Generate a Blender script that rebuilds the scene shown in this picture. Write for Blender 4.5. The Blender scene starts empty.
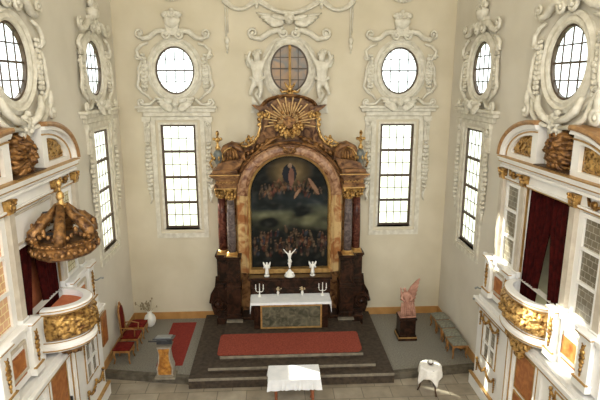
import bpy, bmesh, math, random
from mathutils import Matrix, Vector, noise
PI = math.pi
C = bpy.context.scene.collection
random.seed(7)
sin, cos = math.sin, math.cos
R = math.radians

# ------------------------------------------------------------------ materials
def newmat(name):
    m = bpy.data.materials.new(name); m.use_nodes = True
    nt = m.node_tree; nt.nodes.clear()
    out = nt.nodes.new('ShaderNodeOutputMaterial')
    return m, nt, out
def mat(name, c1, c2=None, rough=.6, metal=0., scale=4., detail=4., bump=0., bscale=None, contrast=(.35, .65), distort=0., spec=.5, sheen=0., kind='noise'):
    m, nt, out = newmat(name)
    N, L = nt.nodes, nt.links
    b = N.new('ShaderNodeBsdfPrincipled'); L.new(b.outputs[0], out.inputs[0])
    b.inputs['Roughness'].default_value = rough; b.inputs['Metallic'].default_value = metal
    b.inputs['Specular IOR Level'].default_value = spec
    if sheen: b.inputs['Sheen Weight'].default_value = sheen
    tc = N.new('ShaderNodeTexCoord')
    if c2 is None:
        b.inputs['Base Color'].default_value = (*c1, 1)
    else:
        if kind == 'noise':
            t = N.new('ShaderNodeTexNoise'); t.inputs['Scale'].default_value = scale
            t.inputs['Detail'].default_value = detail; t.inputs['Distortion'].default_value = distort; o = t.outputs[0]
        else:
            t = N.new('ShaderNodeTexWave'); t.inputs['Scale'].default_value = scale
            t.inputs['Distortion'].default_value = distort; t.inputs['Detail'].default_value = detail
            t.bands_direction = 'DIAGONAL'; o = t.outputs['Fac']
        L.new(tc.outputs['Object'], t.inputs['Vector'])
        r = N.new('ShaderNodeValToRGB'); L.new(o, r.inputs[0]); L.new(r.outputs[0], b.inputs['Base Color'])
        r.color_ramp.elements[0].position = contrast[0]; r.color_ramp.elements[0].color = (*c1, 1)
        r.color_ramp.elements[1].position = contrast[1]; r.color_ramp.elements[1].color = (*c2, 1)
    if bump:
        t2 = N.new('ShaderNodeTexNoise'); t2.inputs['Scale'].default_value = bscale or scale * 5; t2.inputs['Detail'].default_value = 3
        L.new(tc.outputs['Object'], t2.inputs['Vector'])
        bp = N.new('ShaderNodeBump'); bp.inputs['Strength'].default_value = bump; bp.inputs['Distance'].default_value = .02
        L.new(t2.outputs[0], bp.inputs['Height']); L.new(bp.outputs[0], b.inputs['Normal'])
    return m
def brickmat(name, c1, c2, mortar, bw, bh, msize, rough=.6, scale=1., axes='XY', offset=.5):
    m, nt, out = newmat(name); N, L = nt.nodes, nt.links
    b = N.new('ShaderNodeBsdfPrincipled'); L.new(b.outputs[0], out.inputs[0]); b.inputs['Roughness'].default_value = rough
    tc = N.new('ShaderNodeTexCoord'); v = tc.outputs['Object']
    if axes == 'XZ':
        s = N.new('ShaderNodeSeparateXYZ'); c = N.new('ShaderNodeCombineXYZ'); L.new(v, s.inputs[0])
        L.new(s.outputs[0], c.inputs[0]); L.new(s.outputs[2], c.inputs[1]); v = c.outputs[0]
    t = N.new('ShaderNodeTexBrick'); L.new(v, t.inputs['Vector']); t.offset = offset
    t.inputs['Scale'].default_value = scale; t.inputs['Brick Width'].default_value = bw; t.inputs['Row Height'].default_value = bh
    t.inputs['Mortar Size'].default_value = msize; t.inputs['Bias'].default_value = 0
    for k, c_ in (('Color1', c1), ('Color2', c2), ('Mortar', mortar)): t.inputs[k].default_value = (*c_, 1)
    n = N.new('ShaderNodeTexNoise'); n.inputs['Scale'].default_value = 3; n.inputs['Detail'].default_value = 5
    L.new(v, n.inputs['Vector'])
    mx = N.new('ShaderNodeMixRGB'); mx.blend_type = 'OVERLAY'; mx.inputs[0].default_value = .5
    L.new(t.outputs[0], mx.inputs[1]); L.new(n.outputs[0], mx.inputs[2]); L.new(mx.outputs[0], b.inputs['Base Color'])
    return m
M = {}
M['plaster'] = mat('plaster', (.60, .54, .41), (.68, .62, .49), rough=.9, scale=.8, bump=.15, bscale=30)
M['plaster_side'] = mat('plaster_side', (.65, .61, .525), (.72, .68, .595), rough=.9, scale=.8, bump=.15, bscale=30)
M['ceiling'] = mat('ceiling_plaster', (.85, .80, .68), (.8, .76, .65), rough=.9, scale=1)
M['stucco'] = mat('stucco', (.60, .565, .475), (.76, .73, .64), rough=.8, scale=7, bump=.35, bscale=22)
M['white'] = mat('white_paint', (.82, .81, .79), (.88, .87, .85), rough=.45, scale=2)
M['greypaint'] = mat('grey_beige_paint', (.50, .44, .36), (.60, .54, .45), rough=.5, scale=5)
M['gold'] = mat('gilding', (.16, .07, .015), (.72, .46, .17), rough=.36, metal=.75, scale=13, bump=.9, bscale=32, contrast=(.36, .56))  # dark brown noise stop stands in for shade between the carvings
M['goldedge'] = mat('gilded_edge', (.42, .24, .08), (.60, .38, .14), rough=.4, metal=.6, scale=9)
M['golddark'] = mat('dark_gilding', (.12, .05, .012), (.55, .33, .10), rough=.4, metal=.65, scale=11, bump=.9, bscale=26, contrast=(.36, .6))  # dark noise tones put crevice shade into the gilt colour
M['raygold'] = mat('dull_gold', (.34, .20, .07), (.52, .33, .13), rough=.45, metal=.45, scale=9)
M['archbrown'] = mat('brown_arch_wood', (.26, .13, .05), (.42, .24, .10), rough=.45, scale=8)
M['bronze'] = mat('carved_brown_gilding', (.06, .022, .007), (.38, .19, .06), rough=.45, metal=.45, scale=8, bump=.8, bscale=20)
M['marblered'] = mat('red_brown_marble', (.055, .02, .008), (.36, .185, .075), rough=.3, scale=3.2, detail=8, distort=1.5, contrast=(.38, .68), spec=.22)
M['marbledark'] = mat('dark_marble', (.010, .005, .003), (.065, .026, .014), rough=.3, scale=4, detail=8, distort=1.8, contrast=(.4, .75), spec=.22)
M['marbleyellow'] = mat('ochre_marble', (.34, .14, .05), (.60, .42, .20), rough=.3, scale=2.6, detail=8, distort=1.2, contrast=(.40, .58), spec=.22)
M['marblearch'] = mat('pink_brown_marble', (.17, .065, .03), (.50, .30, .17), rough=.3, scale=4, detail=8, distort=1.6, contrast=(.36, .62), spec=.25)
M['columnred'] = mat('dark_red_column_marble', (.04, .012, .01), (.16, .055, .035), rough=.22, scale=5, detail=7, distort=2, spec=.22)
M['columngrey'] = mat('grey_column_marble', (.065, .05, .05), (.18, .14, .13), rough=.22, scale=5, detail=7, distort=2, spec=.22)
M['orange'] = mat('orange_marbled_panel', (.28, .085, .02), (.46, .18, .05), rough=.4, scale=6, detail=7, distort=1)
M['darkwood_and_shade'] = mat('dark_wood_and_recess_shade', (.05, .025, .012), (.09, .045, .02), rough=.5, scale=5)  # dark wood; also paints the shade inside the wall recesses
M['frame'] = mat('dark_brown_window_frame', (.055, .036, .022), (.095, .06, .036), rough=.5, scale=6)
M['wood'] = mat('honey_wood', (.24, .10, .025), (.40, .20, .06), rough=.42, scale=10, distort=1)
M['redwood'] = mat('reddish_wood', (.18, .05, .02), (.28, .09, .04), rough=.4, scale=8)
M['base'] = mat('ochre_baseboard', (.40, .20, .06), (.50, .27, .09), rough=.6, scale=3)
M['velvet'] = mat('red_velvet', (.10, .007, .007), (.17, .018, .012), rough=.9, scale=14, spec=.15)
M['curtain'] = mat('dark_red_curtain', (.022, .002, .002), (.055, .005, .004), rough=.9, scale=9, spec=.1)
M['orangecloth'] = mat('orange_red_cloth', (.50, .13, .05), (.60, .19, .08), rough=.85, scale=7)
M['greycloth'] = mat('grey_green_upholstery', (.15, .15, .12), (.24, .24, .195), rough=.9, scale=20)
M['linen'] = mat('white_linen', (.74, .76, .80), (.82, .83, .86), rough=.8, scale=6)
M['lace'] = mat('cream_linen', (.80, .78, .74), (.88, .86, .82), rough=.8, scale=25)
M['ceramic'] = mat('white_ceramic', (.84, .84, .80), (.9, .9, .87), rough=.3, scale=6)
M['pink'] = mat('pink_terracotta', (.36, .17, .115), (.54, .29, .215), rough=.65, scale=9, bump=.3)
M['metal'] = mat('grey_metal', (.25, .27, .28), (.35, .37, .38), rough=.4, metal=.7)
M['darkmetal'] = mat('dark_metal', (.05, .055, .06), (.10, .10, .11), rough=.45, metal=.5)
M['rug'] = mat('red_rug', (.18, .025, .013), (.30, .06, .032), rough=.95, scale=26, bump=.4, bscale=90)
M['rug2'] = mat('scarlet_runner', (.17, .012, .008), (.27, .03, .018), rough=.95, scale=40, bump=.4, bscale=90)
M['step'] = mat('dark_brown_step_stone', (.026, .017, .011), (.066, .046, .03), rough=.7, scale=9, detail=8)
M['stepedge'] = mat('pale_stone_nosing', (.17, .145, .11), (.26, .225, .17), rough=.7, scale=7)
M['chancel'] = mat('grey_speckled_floor', (.14, .13, .11), (.27, .255, .22), rough=.8, scale=28, detail=8, contrast=(.3, .7))
M['curb'] = mat('worn_stone_curb', (.06, .05, .035), (.14, .12, .09), rough=.8, scale=5)
M['tiles'] = brickmat('nave_stone_slabs', (.25, .21, .155), (.34, .295, .23), (.16, .135, .10), .75, .5, .012, rough=.55)
M['lattice'] = brickmat('leaded_glass_grey', (.16, .14, .10), (.23, .20, .15), (.40, .37, .31), .16, .12, .006, rough=.25, axes='XZ')
M['latticeorange'] = brickmat('leaded_glass_over_sunlit_orange_drape', (.60, .32, .16), (.72, .42, .24), (.85, .70, .36), .17, .13, .010, rough=.3, axes='XZ')  # orange drape behind the panes; its sunlit glow is put into the colour
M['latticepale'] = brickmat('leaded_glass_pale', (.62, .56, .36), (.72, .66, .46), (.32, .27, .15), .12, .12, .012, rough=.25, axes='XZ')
M['antependium'] = mat('mottled_green_marble', (.05, .05, .035), (.17, .155, .105), rough=.35, scale=3.5, detail=9, distort=2.2, spec=.22)
M['ovalpaint'] = mat('painted_glass', (.15, .16, .16), (.40, .24, .12), rough=.4, scale=2.2, detail=5, distort=1)
M['greymarble'] = mat('pale_grey_marble', (.30, .27, .22), (.48, .44, .38), rough=.4, scale=6, detail=7, distort=1.5)
M['giltwood'] = mat('orange_gilt_wood', (.28, .10, .02), (.62, .30, .06), rough=.4, metal=.3, scale=8, bump=.5, bscale=30)
M['twig'] = mat('dry_twigs', (.25, .20, .12), (.36, .30, .2), rough=.9)
M['bluestone'] = mat('blue_grey_stone', (.11, .12, .11), (.17, .18, .165), rough=.35, scale=8)
M['exterior'] = mat('exterior_render', (.6, .52, .4), (.66, .6, .48), rough=.9)
M['niche'] = mat('plain_pale_plaster', (.50, .46, .38), (.58, .54, .46), rough=.9)
m, nt, out = newmat('window_glass')
g = nt.nodes.new('ShaderNodeBsdfGlossy'); g.inputs['Roughness'].default_value = .08
t = nt.nodes.new('ShaderNodeBsdfTransparent'); t.inputs[0].default_value = (.93, .95, .92, 1)
mx = nt.nodes.new('ShaderNodeMixShader'); mx.inputs[0].default_value = .03
nt.links.new(t.outputs[0], mx.inputs[1]); nt.links.new(g.outputs[0], mx.inputs[2]); nt.links.new(mx.outputs[0], out.inputs[0])
M['glass'] = m

# ------------------------------------------------------------------ mesh builder
class MB:
    def __init__(s, T=None): s.v = []; s.f = []; s.T = T or Matrix()
    def add(s, vs, fs, T=None):
        n = len(s.v); A = s.T @ T if T else s.T
        s.v += [tuple(A @ Vector(p)) for p in vs]; s.f += [tuple(i + n for i in f) for f in fs]; return s
    def box(s, x0, x1, y0, y1, z0, z1, T=None):
        x0, x1 = min(x0, x1), max(x0, x1); y0, y1 = min(y0, y1), max(y0, y1); z0, z1 = min(z0, z1), max(z0, z1)
        return s.add([(x, y, z) for z in (z0, z1) for y in (y0, y1) for x in (x0, x1)],
                     [(0, 2, 3, 1), (4, 5, 7, 6), (0, 1, 5, 4), (2, 6, 7, 3), (0, 4, 6, 2), (1, 3, 7, 5)], T)
    def cbox(s, x, y, z, w, d, h, T=None): return s.box(x - w/2, x + w/2, y - d/2, y + d/2, z, z + h, T)
    def prism(s, poly, y0, y1, T=None):            # polygon in xz, extruded along y (front y0 < back y1)
        a = sum(poly[i][0]*poly[(i+1) % len(poly)][1] - poly[(i+1) % len(poly)][0]*poly[i][1] for i in range(len(poly)))
        if a < 0: poly = poly[::-1]
        n = len(poly)
        vs = [(x, y0, z) for x, z in poly] + [(x, y1, z) for x, z in poly]
        fs = [tuple(range(n)), tuple(range(2*n-1, n-1, -1))] + [(i, i+n, (i+1) % n+n, (i+1) % n) for i in range(n)]
        return s.add(vs, fs, T)
    def plate(s, poly, z0, z1, T=None):            # polygon in xy, extruded along z
        a = sum(poly[i][0]*poly[(i+1) % len(poly)][1] - poly[(i+1) % len(poly)][0]*poly[i][1] for i in range(len(poly)))
        if a < 0: poly = poly[::-1]
        n = len(poly)
        vs = [(x, y, z0) for x, y in poly] + [(x, y, z1) for x, y in poly]
        fs = [tuple(range(n-1, -1, -1)), tuple(range(n, 2*n))] + [(i, (i+1) % n, (i+1) % n+n, i+n) for i in range(n)]
        return s.add(vs, fs, T)
    def lathe(s, prof, x=0, y=0, z=0, n=16, sx=1, sy=1, a0=0, a1=2*PI, T=None):   # prof: (r, z)
        full = abs(a1-a0-2*PI) < 1e-6; k = n if full else n+1
        vs = []; fs = []
        for r, h in prof:
            for i in range(k):
                a = a0 + (a1-a0)*i/n; vs.append((x+r*sx*cos(a), y+r*sy*sin(a), z+h))
        for j in range(len(prof)-1):
            for i in range(n):
                i2 = (i+1) % k; fs.append((j*k+i, j*k+i2, (j+1)*k+i2, (j+1)*k+i))
        if full:
            if prof[0][0] > 1e-4: fs.append(tuple(range(k-1, -1, -1)))
            if prof[-1][0] > 1e-4: fs.append(tuple((len(prof)-1)*k+i for i in range(k)))
        return s.add(vs, fs, T)
    def blob(s, x, y, z, rx, ry, rz, n=10, T=None, rot=0):   # rot about y axis
        vs = []; fs = []; m_ = max(4, n//2+1); c, q = cos(rot), sin(rot)
        for j in range(m_+1):
            th = PI*j/m_
            for i in range(n):
                a = 2*PI*i/n; px, py, pz = rx*sin(th)*cos(a), ry*sin(th)*sin(a), rz*cos(th)
                vs.append((x+px*c+pz*q, y+py, z-px*q+pz*c))
        for j in range(m_):
            for i in range(n): fs.append((j*n+i, (j+1)*n+i, (j+1)*n+(i+1) % n, j*n+(i+1) % n))
        return s.add(vs, fs, T)
    def tube(s, pts, r, n=6, flat=1.0, closed=False, T=None):      # r scalar or list ; flat scales y
        pts = [Vector(p) for p in pts]; N = len(pts)
        rs = r if isinstance(r, (list, tuple)) else [r]*N
        vs = []; fs = []; ref = None
        for k, p in enumerate(pts):
            if closed: d = pts[(k+1) % N] - pts[k-1]
            else: d = pts[min(k+1, N-1)] - pts[max(k-1, 0)]
            if d.length < 1e-9: d = Vector((0, 0, 1))
            d.normalize()
            u = Vector((0, 1, 0)) - d*d.y if ref is None else ref - d*ref.dot(d)
            if u.length < .05: u = Vector((1, 0, 0)) - d*d.x
            u.normalize(); ref = u; w = d.cross(u)
            for i in range(n):
                a = 2*PI*i/n; o = u*cos(a)*rs[k]*flat + w*sin(a)*rs[k]; vs.append(tuple(p+o))
        for k in range(N if closed else N-1):
            k2 = (k+1) % N
            for i in range(n): fs.append((k*n+i, k*n+(i+1) % n, k2*n+(i+1) % n, k2*n+i))
        if not closed: fs.append(tuple(range(n-1, -1, -1))); fs.append(tuple((N-1)*n+i for i in range(n)))
        return s.add(vs, fs, T)
    def sweep(s, path, prof, closed=False, T=None):    # path in xz; prof: (offset to the left normal, y)
        N = len(path); vs = []; fs = []; k = len(prof)
        for i in range(N):
            a = path[i-1] if (i or closed) else path[i]; b = path[(i+1) % N] if (i < N-1 or closed) else path[i]; c = path[i]
            d1 = Vector((c[0]-a[0], c[1]-a[1])); d2 = Vector((b[0]-c[0], b[1]-c[1]))
            if d1.length < 1e-9: d1 = d2
            if d2.length < 1e-9: d2 = d1
            d1.normalize(); d2.normalize(); n1 = Vector((-d1.y, d1.x)); n2 = Vector((-d2.y, d2.x)); nn = n1+n2
            if nn.length < 1e-6: nn = n1
            nn.normalize(); sc = 1/max(.4, nn.dot(n1))
            for o, y in prof: vs.append((c[0]+nn.x*o*sc, y, c[1]+nn.y*o*sc))
        for i in range(N if closed else N-1):
            j = (i+1) % N
            for q in range(k): fs.append((i*k+q, i*k+(q+1) % k, j*k+(q+1) % k, j*k+q))
        if not closed: fs.append(tuple(range(k))); fs.append(tuple((N-1)*k+q for q in range(k-1, -1, -1)))
        return s.add(vs, fs, T)
    def spiral(s, x, z, r, turns=1.6, dirn=1, a0=0., y=-.05, th=.03, flat=1., n=5, seg=22):
        pts = []; rs = []
        for i in range(seg+1):
            u = i/seg; a = a0 + dirn*turns*2*PI*u; q = r*(1-.82*u); pts.append((x+q*cos(a), y-.02*u, z+q*sin(a))); rs.append(th*(1-.45*u))
        s.tube(pts, rs, n, flat); s.blob(x, y-.02, z, th*1.1, th*1.1*flat, th*1.1, 6); return s
    def build(s, name, material, parent=None, smooth=False, bevel=0., noisy=0., nscale=6., recalc=True):
        me = bpy.data.meshes.new(name); me.from_pydata(s.v, [], s.f)
        if recalc or bevel:
            bm = bmesh.new(); bm.from_mesh(me)
            if recalc: bmesh.ops.recalc_face_normals(bm, faces=bm.faces)
            if bevel:
                es = [e for e in bm.edges if len(e.link_faces) == 2 and e.calc_face_angle(0) > .6]
                bmesh.ops.bevel(bm, geom=es, offset=bevel, segments=1, affect='EDGES', clamp_overlap=True)
            bm.to_mesh(me); bm.free()
        if noisy:
            for v in me.vertices:
                d = noise.noise_vector(v.co*nscale); v.co += d*noisy
        if smooth: me.polygons.foreach_set('use_smooth', [True]*len(me.polygons))
        me.materials.append(M[material] if isinstance(material, str) else material)
        o = bpy.data.objects.new(name, me); C.objects.link(o)
        if parent: o.parent = parent
        return o
def tag(o, label, cat, group=None, kind=None):
    o['label'] = label; o['category'] = cat
    if group: o['group'] = group
    if kind: o['kind'] = kind
    return o
def thing(name, label, cat, loc=(0, 0, 0), rot=0, group=None):
    o = bpy.data.objects.new(name, None); C.objects.link(o); o.empty_display_size = .2
    o.location = loc; o.rotation_euler = (0, 0, rot); return tag(o, label, cat, group)
def struct(o): o['kind'] = 'structure'; return o
def copy_tree(o, parent=None):
    kids = list(o.children); c = o.copy(); C.objects.link(c)
    if parent: c.parent = parent
    for k in kids: copy_tree(k, c)
    return c
def arc(cx, cz, rx, rz, a0, a1, n): return [(cx+rx*cos(a0+(a1-a0)*i/n), cz+rz*sin(a0+(a1-a0)*i/n)) for i in range(n+1)]
def oval(cx, cz, rx, rz, n=32): return [(cx+rx*cos(2*PI*i/n), cz+rz*sin(2*PI*i/n)) for i in range(n)]
def rect(x0, x1, z0, z1): return [(x0, z0), (x1, z0), (x1, z1), (x0, z1)]
def holed(name, outline, holes, y0, y1, material, parent=None):
    bm = bmesh.new()
    def loop(pts):
        vs = [bm.verts.new((x, y0, z)) for x, z in pts]
        for i in range(len(vs)): bm.edges.new((vs[i], vs[(i+1) % len(vs)]))
    loop(outline)
    for h in holes: loop(h)
    bmesh.ops.triangle_fill(bm, use_beauty=True, use_dissolve=False, edges=bm.edges[:])
    r = bmesh.ops.extrude_face_region(bm, geom=bm.faces[:])
    bmesh.ops.translate(bm, vec=(0, y1-y0, 0), verts=[e for e in r['geom'] if isinstance(e, bmesh.types.BMVert)])
    bmesh.ops.recalc_face_normals(bm, faces=bm.faces)
    me = bpy.data.meshes.new(name); bm.to_mesh(me); bm.free(); me.materials.append(M[material])
    o = bpy.data.objects.new(name, me); C.objects.link(o)
    if parent: o.parent = parent
    return o
def skin(name, chains, material, parent=None, sub=1, scale=1., mirror=False, loc=(0, 0, 0), extra=None):
    vs = []; es = []; rad = []; idx = {}
    for ch in chains:
        prev = None
        for x, y, z, r in ch:
            k = (round(x, 4), round(y, 4), round(z, 4))
            if k not in idx: idx[k] = len(vs); vs.append((x*scale*(-1 if mirror else 1), y*scale, z*scale)); rad.append(r*scale)
            if prev is not None and prev != idx[k]: es.append((prev, idx[k]))
            prev = idx[k]
    me = bpy.data.meshes.new('t'); me.from_pydata(vs, es, []); o = bpy.data.objects.new('t', me); C.objects.link(o)
    o.modifiers.new('s', 'SKIN')
    if not me.skin_vertices: pass
    sv = me.skin_vertices[0].data
    for i, r in enumerate(rad): sv[i].radius = (r, r); sv[i].use_root = (i == 0)
    ss = o.modifiers.new('u', 'SUBSURF'); ss.levels = sub; ss.render_levels = sub
    dg = bpy.context.evaluated_depsgraph_get(); me2 = bpy.data.meshes.new_from_object(o.evaluated_get(dg))
    bpy.data.objects.remove(o); bpy.data.meshes.remove(me)
    if extra:
        bm = bmesh.new(); bm.from_mesh(me2)
        t = bpy.data.meshes.new('t2'); t.from_pydata(extra.v, [], extra.f); bm.from_mesh(t); bm.to_mesh(me2); bm.free(); bpy.data.meshes.remove(t)
    for v in me2.vertices: v.co += Vector(loc)
    me2.name = name; me2.polygons.foreach_set('use_smooth', [True]*len(me2.polygons)); me2.materials.clear(); me2.materials.append(M[material])
    o = bpy.data.objects.new(name, me2); C.objects.link(o)
    if parent: o.parent = parent
    return o

# ------------------------------------------------------------------ room
XL, XR, YB = -4.66, 5.58, 16.0
AX = .5            # axis of the altar
FL = -.17          # nave floor level
ZC = 12.5
NL, NR = 9.72, 9.69
LO, RO = 14.22, 13.95        # axes of the far side windows
GY = 9.53                    # axis of the galleries
WL, WR = -2.90, 3.91        # axes of the two back windows
LR, RR = R(90), R(-90)
floor = struct(MB().box(XL-.3, XR+.3, -2, 16.3, FL-.1, FL).build('floor', 'tiles'))
cf = [(XL, 12.78), (-2.3, 12.36), (3.1, 12.30), (XR, 12.55), (XR, 16), (XL, 16)]
struct(MB().plate(cf, FL, 0).build('floor_chancel', 'chancel'))
cu = MB(); cu.sweep([(x, y) for x, y in cf[:4]], [(-.02, FL), (.16, FL), (.16, .012), (-.02, .012)])
for i, v in enumerate(cu.v): cu.v[i] = (v[0], v[2], v[1])
struct(cu.build('trim_1', 'curb'))
struct(MB().box(XL-.3, XR+.3, -2, 16.3, ZC, ZC+.2).build('ceiling', 'ceiling'))
def wall(name, loc, rot, outline, holes, material):
    o = holed(name, outline, holes, 0, .10, material); o.location = loc; o.rotation_euler = (0, 0, rot); return struct(o)
RW = lambda c, k=1.: rect(c-.53*k, c+.53*k, 3.13, 6.42)
OV = lambda c, z=8.03, k=1.: oval(c, z, .585*k, .705)
wall('wall_back', (0, YB, 0), 0, rect(XL-.3, XR+.3, FL, ZC), [RW(WL), RW(WR), OV(WL), OV(WR), OV(AX+.03, 8.09)], 'plaster')
wall('wall_left', (XL, 0, 0), LR, rect(-2, 16, FL, ZC), [RW(LO, 1.1), OV(LO-.15, k=1.1), OV(NL, k=1.1), rect(GY-.88, GY+.88, 2.45, 5.5), rect(GY-.6, GY+.6, 6.1, 6.85)], 'plaster_side')
wall('wall_right', (XR, 0, 0), RR, rect(-16, 2, FL, ZC), [RW(-RO, 1.1), OV(-RO+.2, k=1.1), OV(-NR, k=1.1), rect(-GY-.88, -GY+.88, 2.45, 5.5), rect(-GY-.6, -GY+.6, 6.1, 6.85)], 'plaster_side')
struct(MB().box(XL-.3, XR+.3, -2.1, -2.0, FL, 7.2).build('wall_front_light_block', 'plaster_side'))  # unseen half-height wall added to keep sky light off the lower room
def bb(name, x0, x1, y0, y1): struct(MB().box(x0, x1, y0, y1, 0, .22).box(x0, x1, y0, y1, .22, .24).build(name, 'base'))
bb('baseboard_back', XL, XR, YB-.03, YB)
bb('baseboard_left', XL, XL+.03, 12.8, YB-.03); bb('baseboard_right', XR-.03, XR, 12.6, YB-.03)
# rooms behind the gallery openings
for nm, sx, s in (('wall_oratory_left', XL-.1, -1), ('wall_oratory_right', XR+.1, 1)):
    b = MB()
    x1 = sx+s*1.5
    b.box(x1, x1+s*.1, GY-1.3, GY+1.3, 2.3, 5.9); b.box(sx, x1, GY-1.4, GY-1.3, 2.3, 5.9); b.box(sx, x1, GY+1.3, GY+1.4, 2.3, 5.9)
    b.box(sx, x1, GY-1.4, GY+1.4, 5.9, 6.0)
    struct(b.build(nm, 'niche'))
    struct(MB().box(sx-s*.1, x1, GY-.87, GY+.87, 2.35, 2.46).build('floor_oratory', 'base'))
    b = MB(); x1 = sx+s*.7
    b.box(x1, x1+s*.1, GY-.7, GY+.7, 6.01, 6.95); b.box(sx, x1, GY-.7, GY-.6, 6.01, 6.95); b.box(sx, x1, GY+.6, GY+.7, 6.01, 6.95)
    b.box(sx, x1, GY-.7, GY+.7, 6.95, 7.0); b.box(sx, x1, GY-.7, GY+.7, 6.01, 6.08)
    struct(b.build('wall_recess', 'darkwood_and_shade'))  # dark brown inside stands in for the shade of the recess
# outside: unseen block added to keep sun off the right back window
struct(MB().box(.0, 2.3, 16.10, 19.6, FL, 11.5).build('wall_sun_blocker', 'exterior'))

# ------------------------------------------------------------------ windows
wn = [0]
def rect_window(loc, rot, k_=1.):
    wn[0] += 1
    o = holed('window_%d' % wn[0], rect(-.53, .53, 3.13, 6.42), [rect(-.46, .46, z, z+.73) for z in (3.20, 4.01, 4.82, 5.63)], .02, .07, 'frame')
    o.location = loc; o.rotation_euler = (0, 0, rot); o.scale = (k_, 1, 1); struct(o)
    for z in (3.20, 4.01, 4.82, 5.63):
        b = MB()
        for k in (-.23, 0, .23): b.box(k-.012, k+.012, .035, .05, z, z+.73)
        b.box(-.46, .46, .036, .049, z+.353, z+.377); b.build('muntin', 'frame', o)
        MB().box(-.46, .46, .053, .057, z, z+.73).build('pane', 'glass', o)
    b = MB(); b.box(-.54, .54, -.03, .02, 3.09, 3.13); b.build('window_sill', 'stucco', o)
def oval_window(loc, rot, painted=False, k_=1.):
    wn[0] += 1
    ring = MB(); p = oval(0, 0, .575, .695, 40)
    ring.sweep(p, [(-.03, .0), (.045, .0), (.045, .07), (-.03, .07)], closed=True)
    o = ring.build('window_%d' % wn[0], 'frame'); o.location = loc; o.scale = (k_, 1, 1); o.rotation_euler = (0, 0, rot); struct(o)
    b = MB()
    for k in (-.27, 0, .27):
        h = .68*math.sqrt(1-(k/.56)**2); b.box(k-.013, k+.013, .03, .05, -h, h)
    for k, t in ((-.33, .013), (0, .022), (.33, .013)):
        w = .56*math.sqrt(1-(k/.68)**2); b.box(-w, w, .028, .052, k-t, k+t)
    b.build('muntin', 'frame', o)
    MB().prism(oval(0, 0, .565, .685, 32), .055, .058).build('pane', 'ovalpaint' if painted else 'glass', o)
rect_window((WL, YB, 0), 0); rect_window((WR, YB, 0), 0); rect_window((XL, LO, 0), LR, 1.1); rect_window((XR, RO, 0), RR, 1.1)
oval_window((WL, YB, 8.03), 0); oval_window((WR, YB, 8.03), 0); oval_window((AX+.03, YB, 8.09), 0, True)
oval_window((XL, LO-.15, 8.03), LR, k_=1.1); oval_window((XL, NL, 8.03), LR, k_=1.1)
oval_window((XR, RO-.2, 8.03), RR, k_=1.1); oval_window((XR, NR, 8.03), RR, k_=1.1)

# ------------------------------------------------------------------ stucco
def leaf_drop(b, x, z0, z1, w=.09, n=9, seed=0, y=-.05):
    rnd = random.Random(seed)
    for i in range(n):
        u = (i+.5)/n; z = z0+(z1-z0)*u; q = w*(.7+.6*sin(PI*u))*(1 if i % 2 else .8)
        for s in (-1, 1): b.blob(x+s*q*.55, y-rnd.random()*.03, z, q*.75, .05, q*.55+.02, 7, rot=s*.7)
        b.blob(x, y-.04, z-.02, q*.45, .05, q*.5, 6)
    b.tube([(x, y+.01, z0), (x, y+.01, z1)], .02, 5)
def cherub_head(b, x, y, z, r):
    b.blob(x, y, z, r, r, r*1.12, 12); b.blob(x, y-r*.95, z-r*.05, r*.2, r*.22, r*.2, 6)
    b.blob(x-r*.4, y-r*.72, z-r*.35, r*.35, r*.3, r*.3, 6); b.blob(x+r*.4, y-r*.72, z-r*.35, r*.35, r*.3, r*.3, 6)
    b.blob(x, y-r*.8, z-r*.62, r*.2, r*.12, r*.09, 6)
    for i in range(9):
        a = PI*(-.05+1.1*i/8); b.blob(x+r*.95*cos(a), y+.1*r, z+r*.2+r*.85*sin(a), r*.32, r*.5, r*.32, 6)
def wing(b, x, z, s, L=.42, y=-.08, up=.3, n=6, fan=.17):
    for i in range(n):
        a = up - i*fan; l = L*(1-.11*i)
        cx, cz = x+s*cos(a)*l*.55, z+sin(a)*l*.55-.02*i
        b.blob(cx, y-.012*i, cz, l*.5, .03, .05+.012*i, 8, rot=-s*a)
    b.blob(x+s*L*.25, y-.05, z+.05, L*.3, .05, .07, 8, rot=-s*up)
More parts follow.
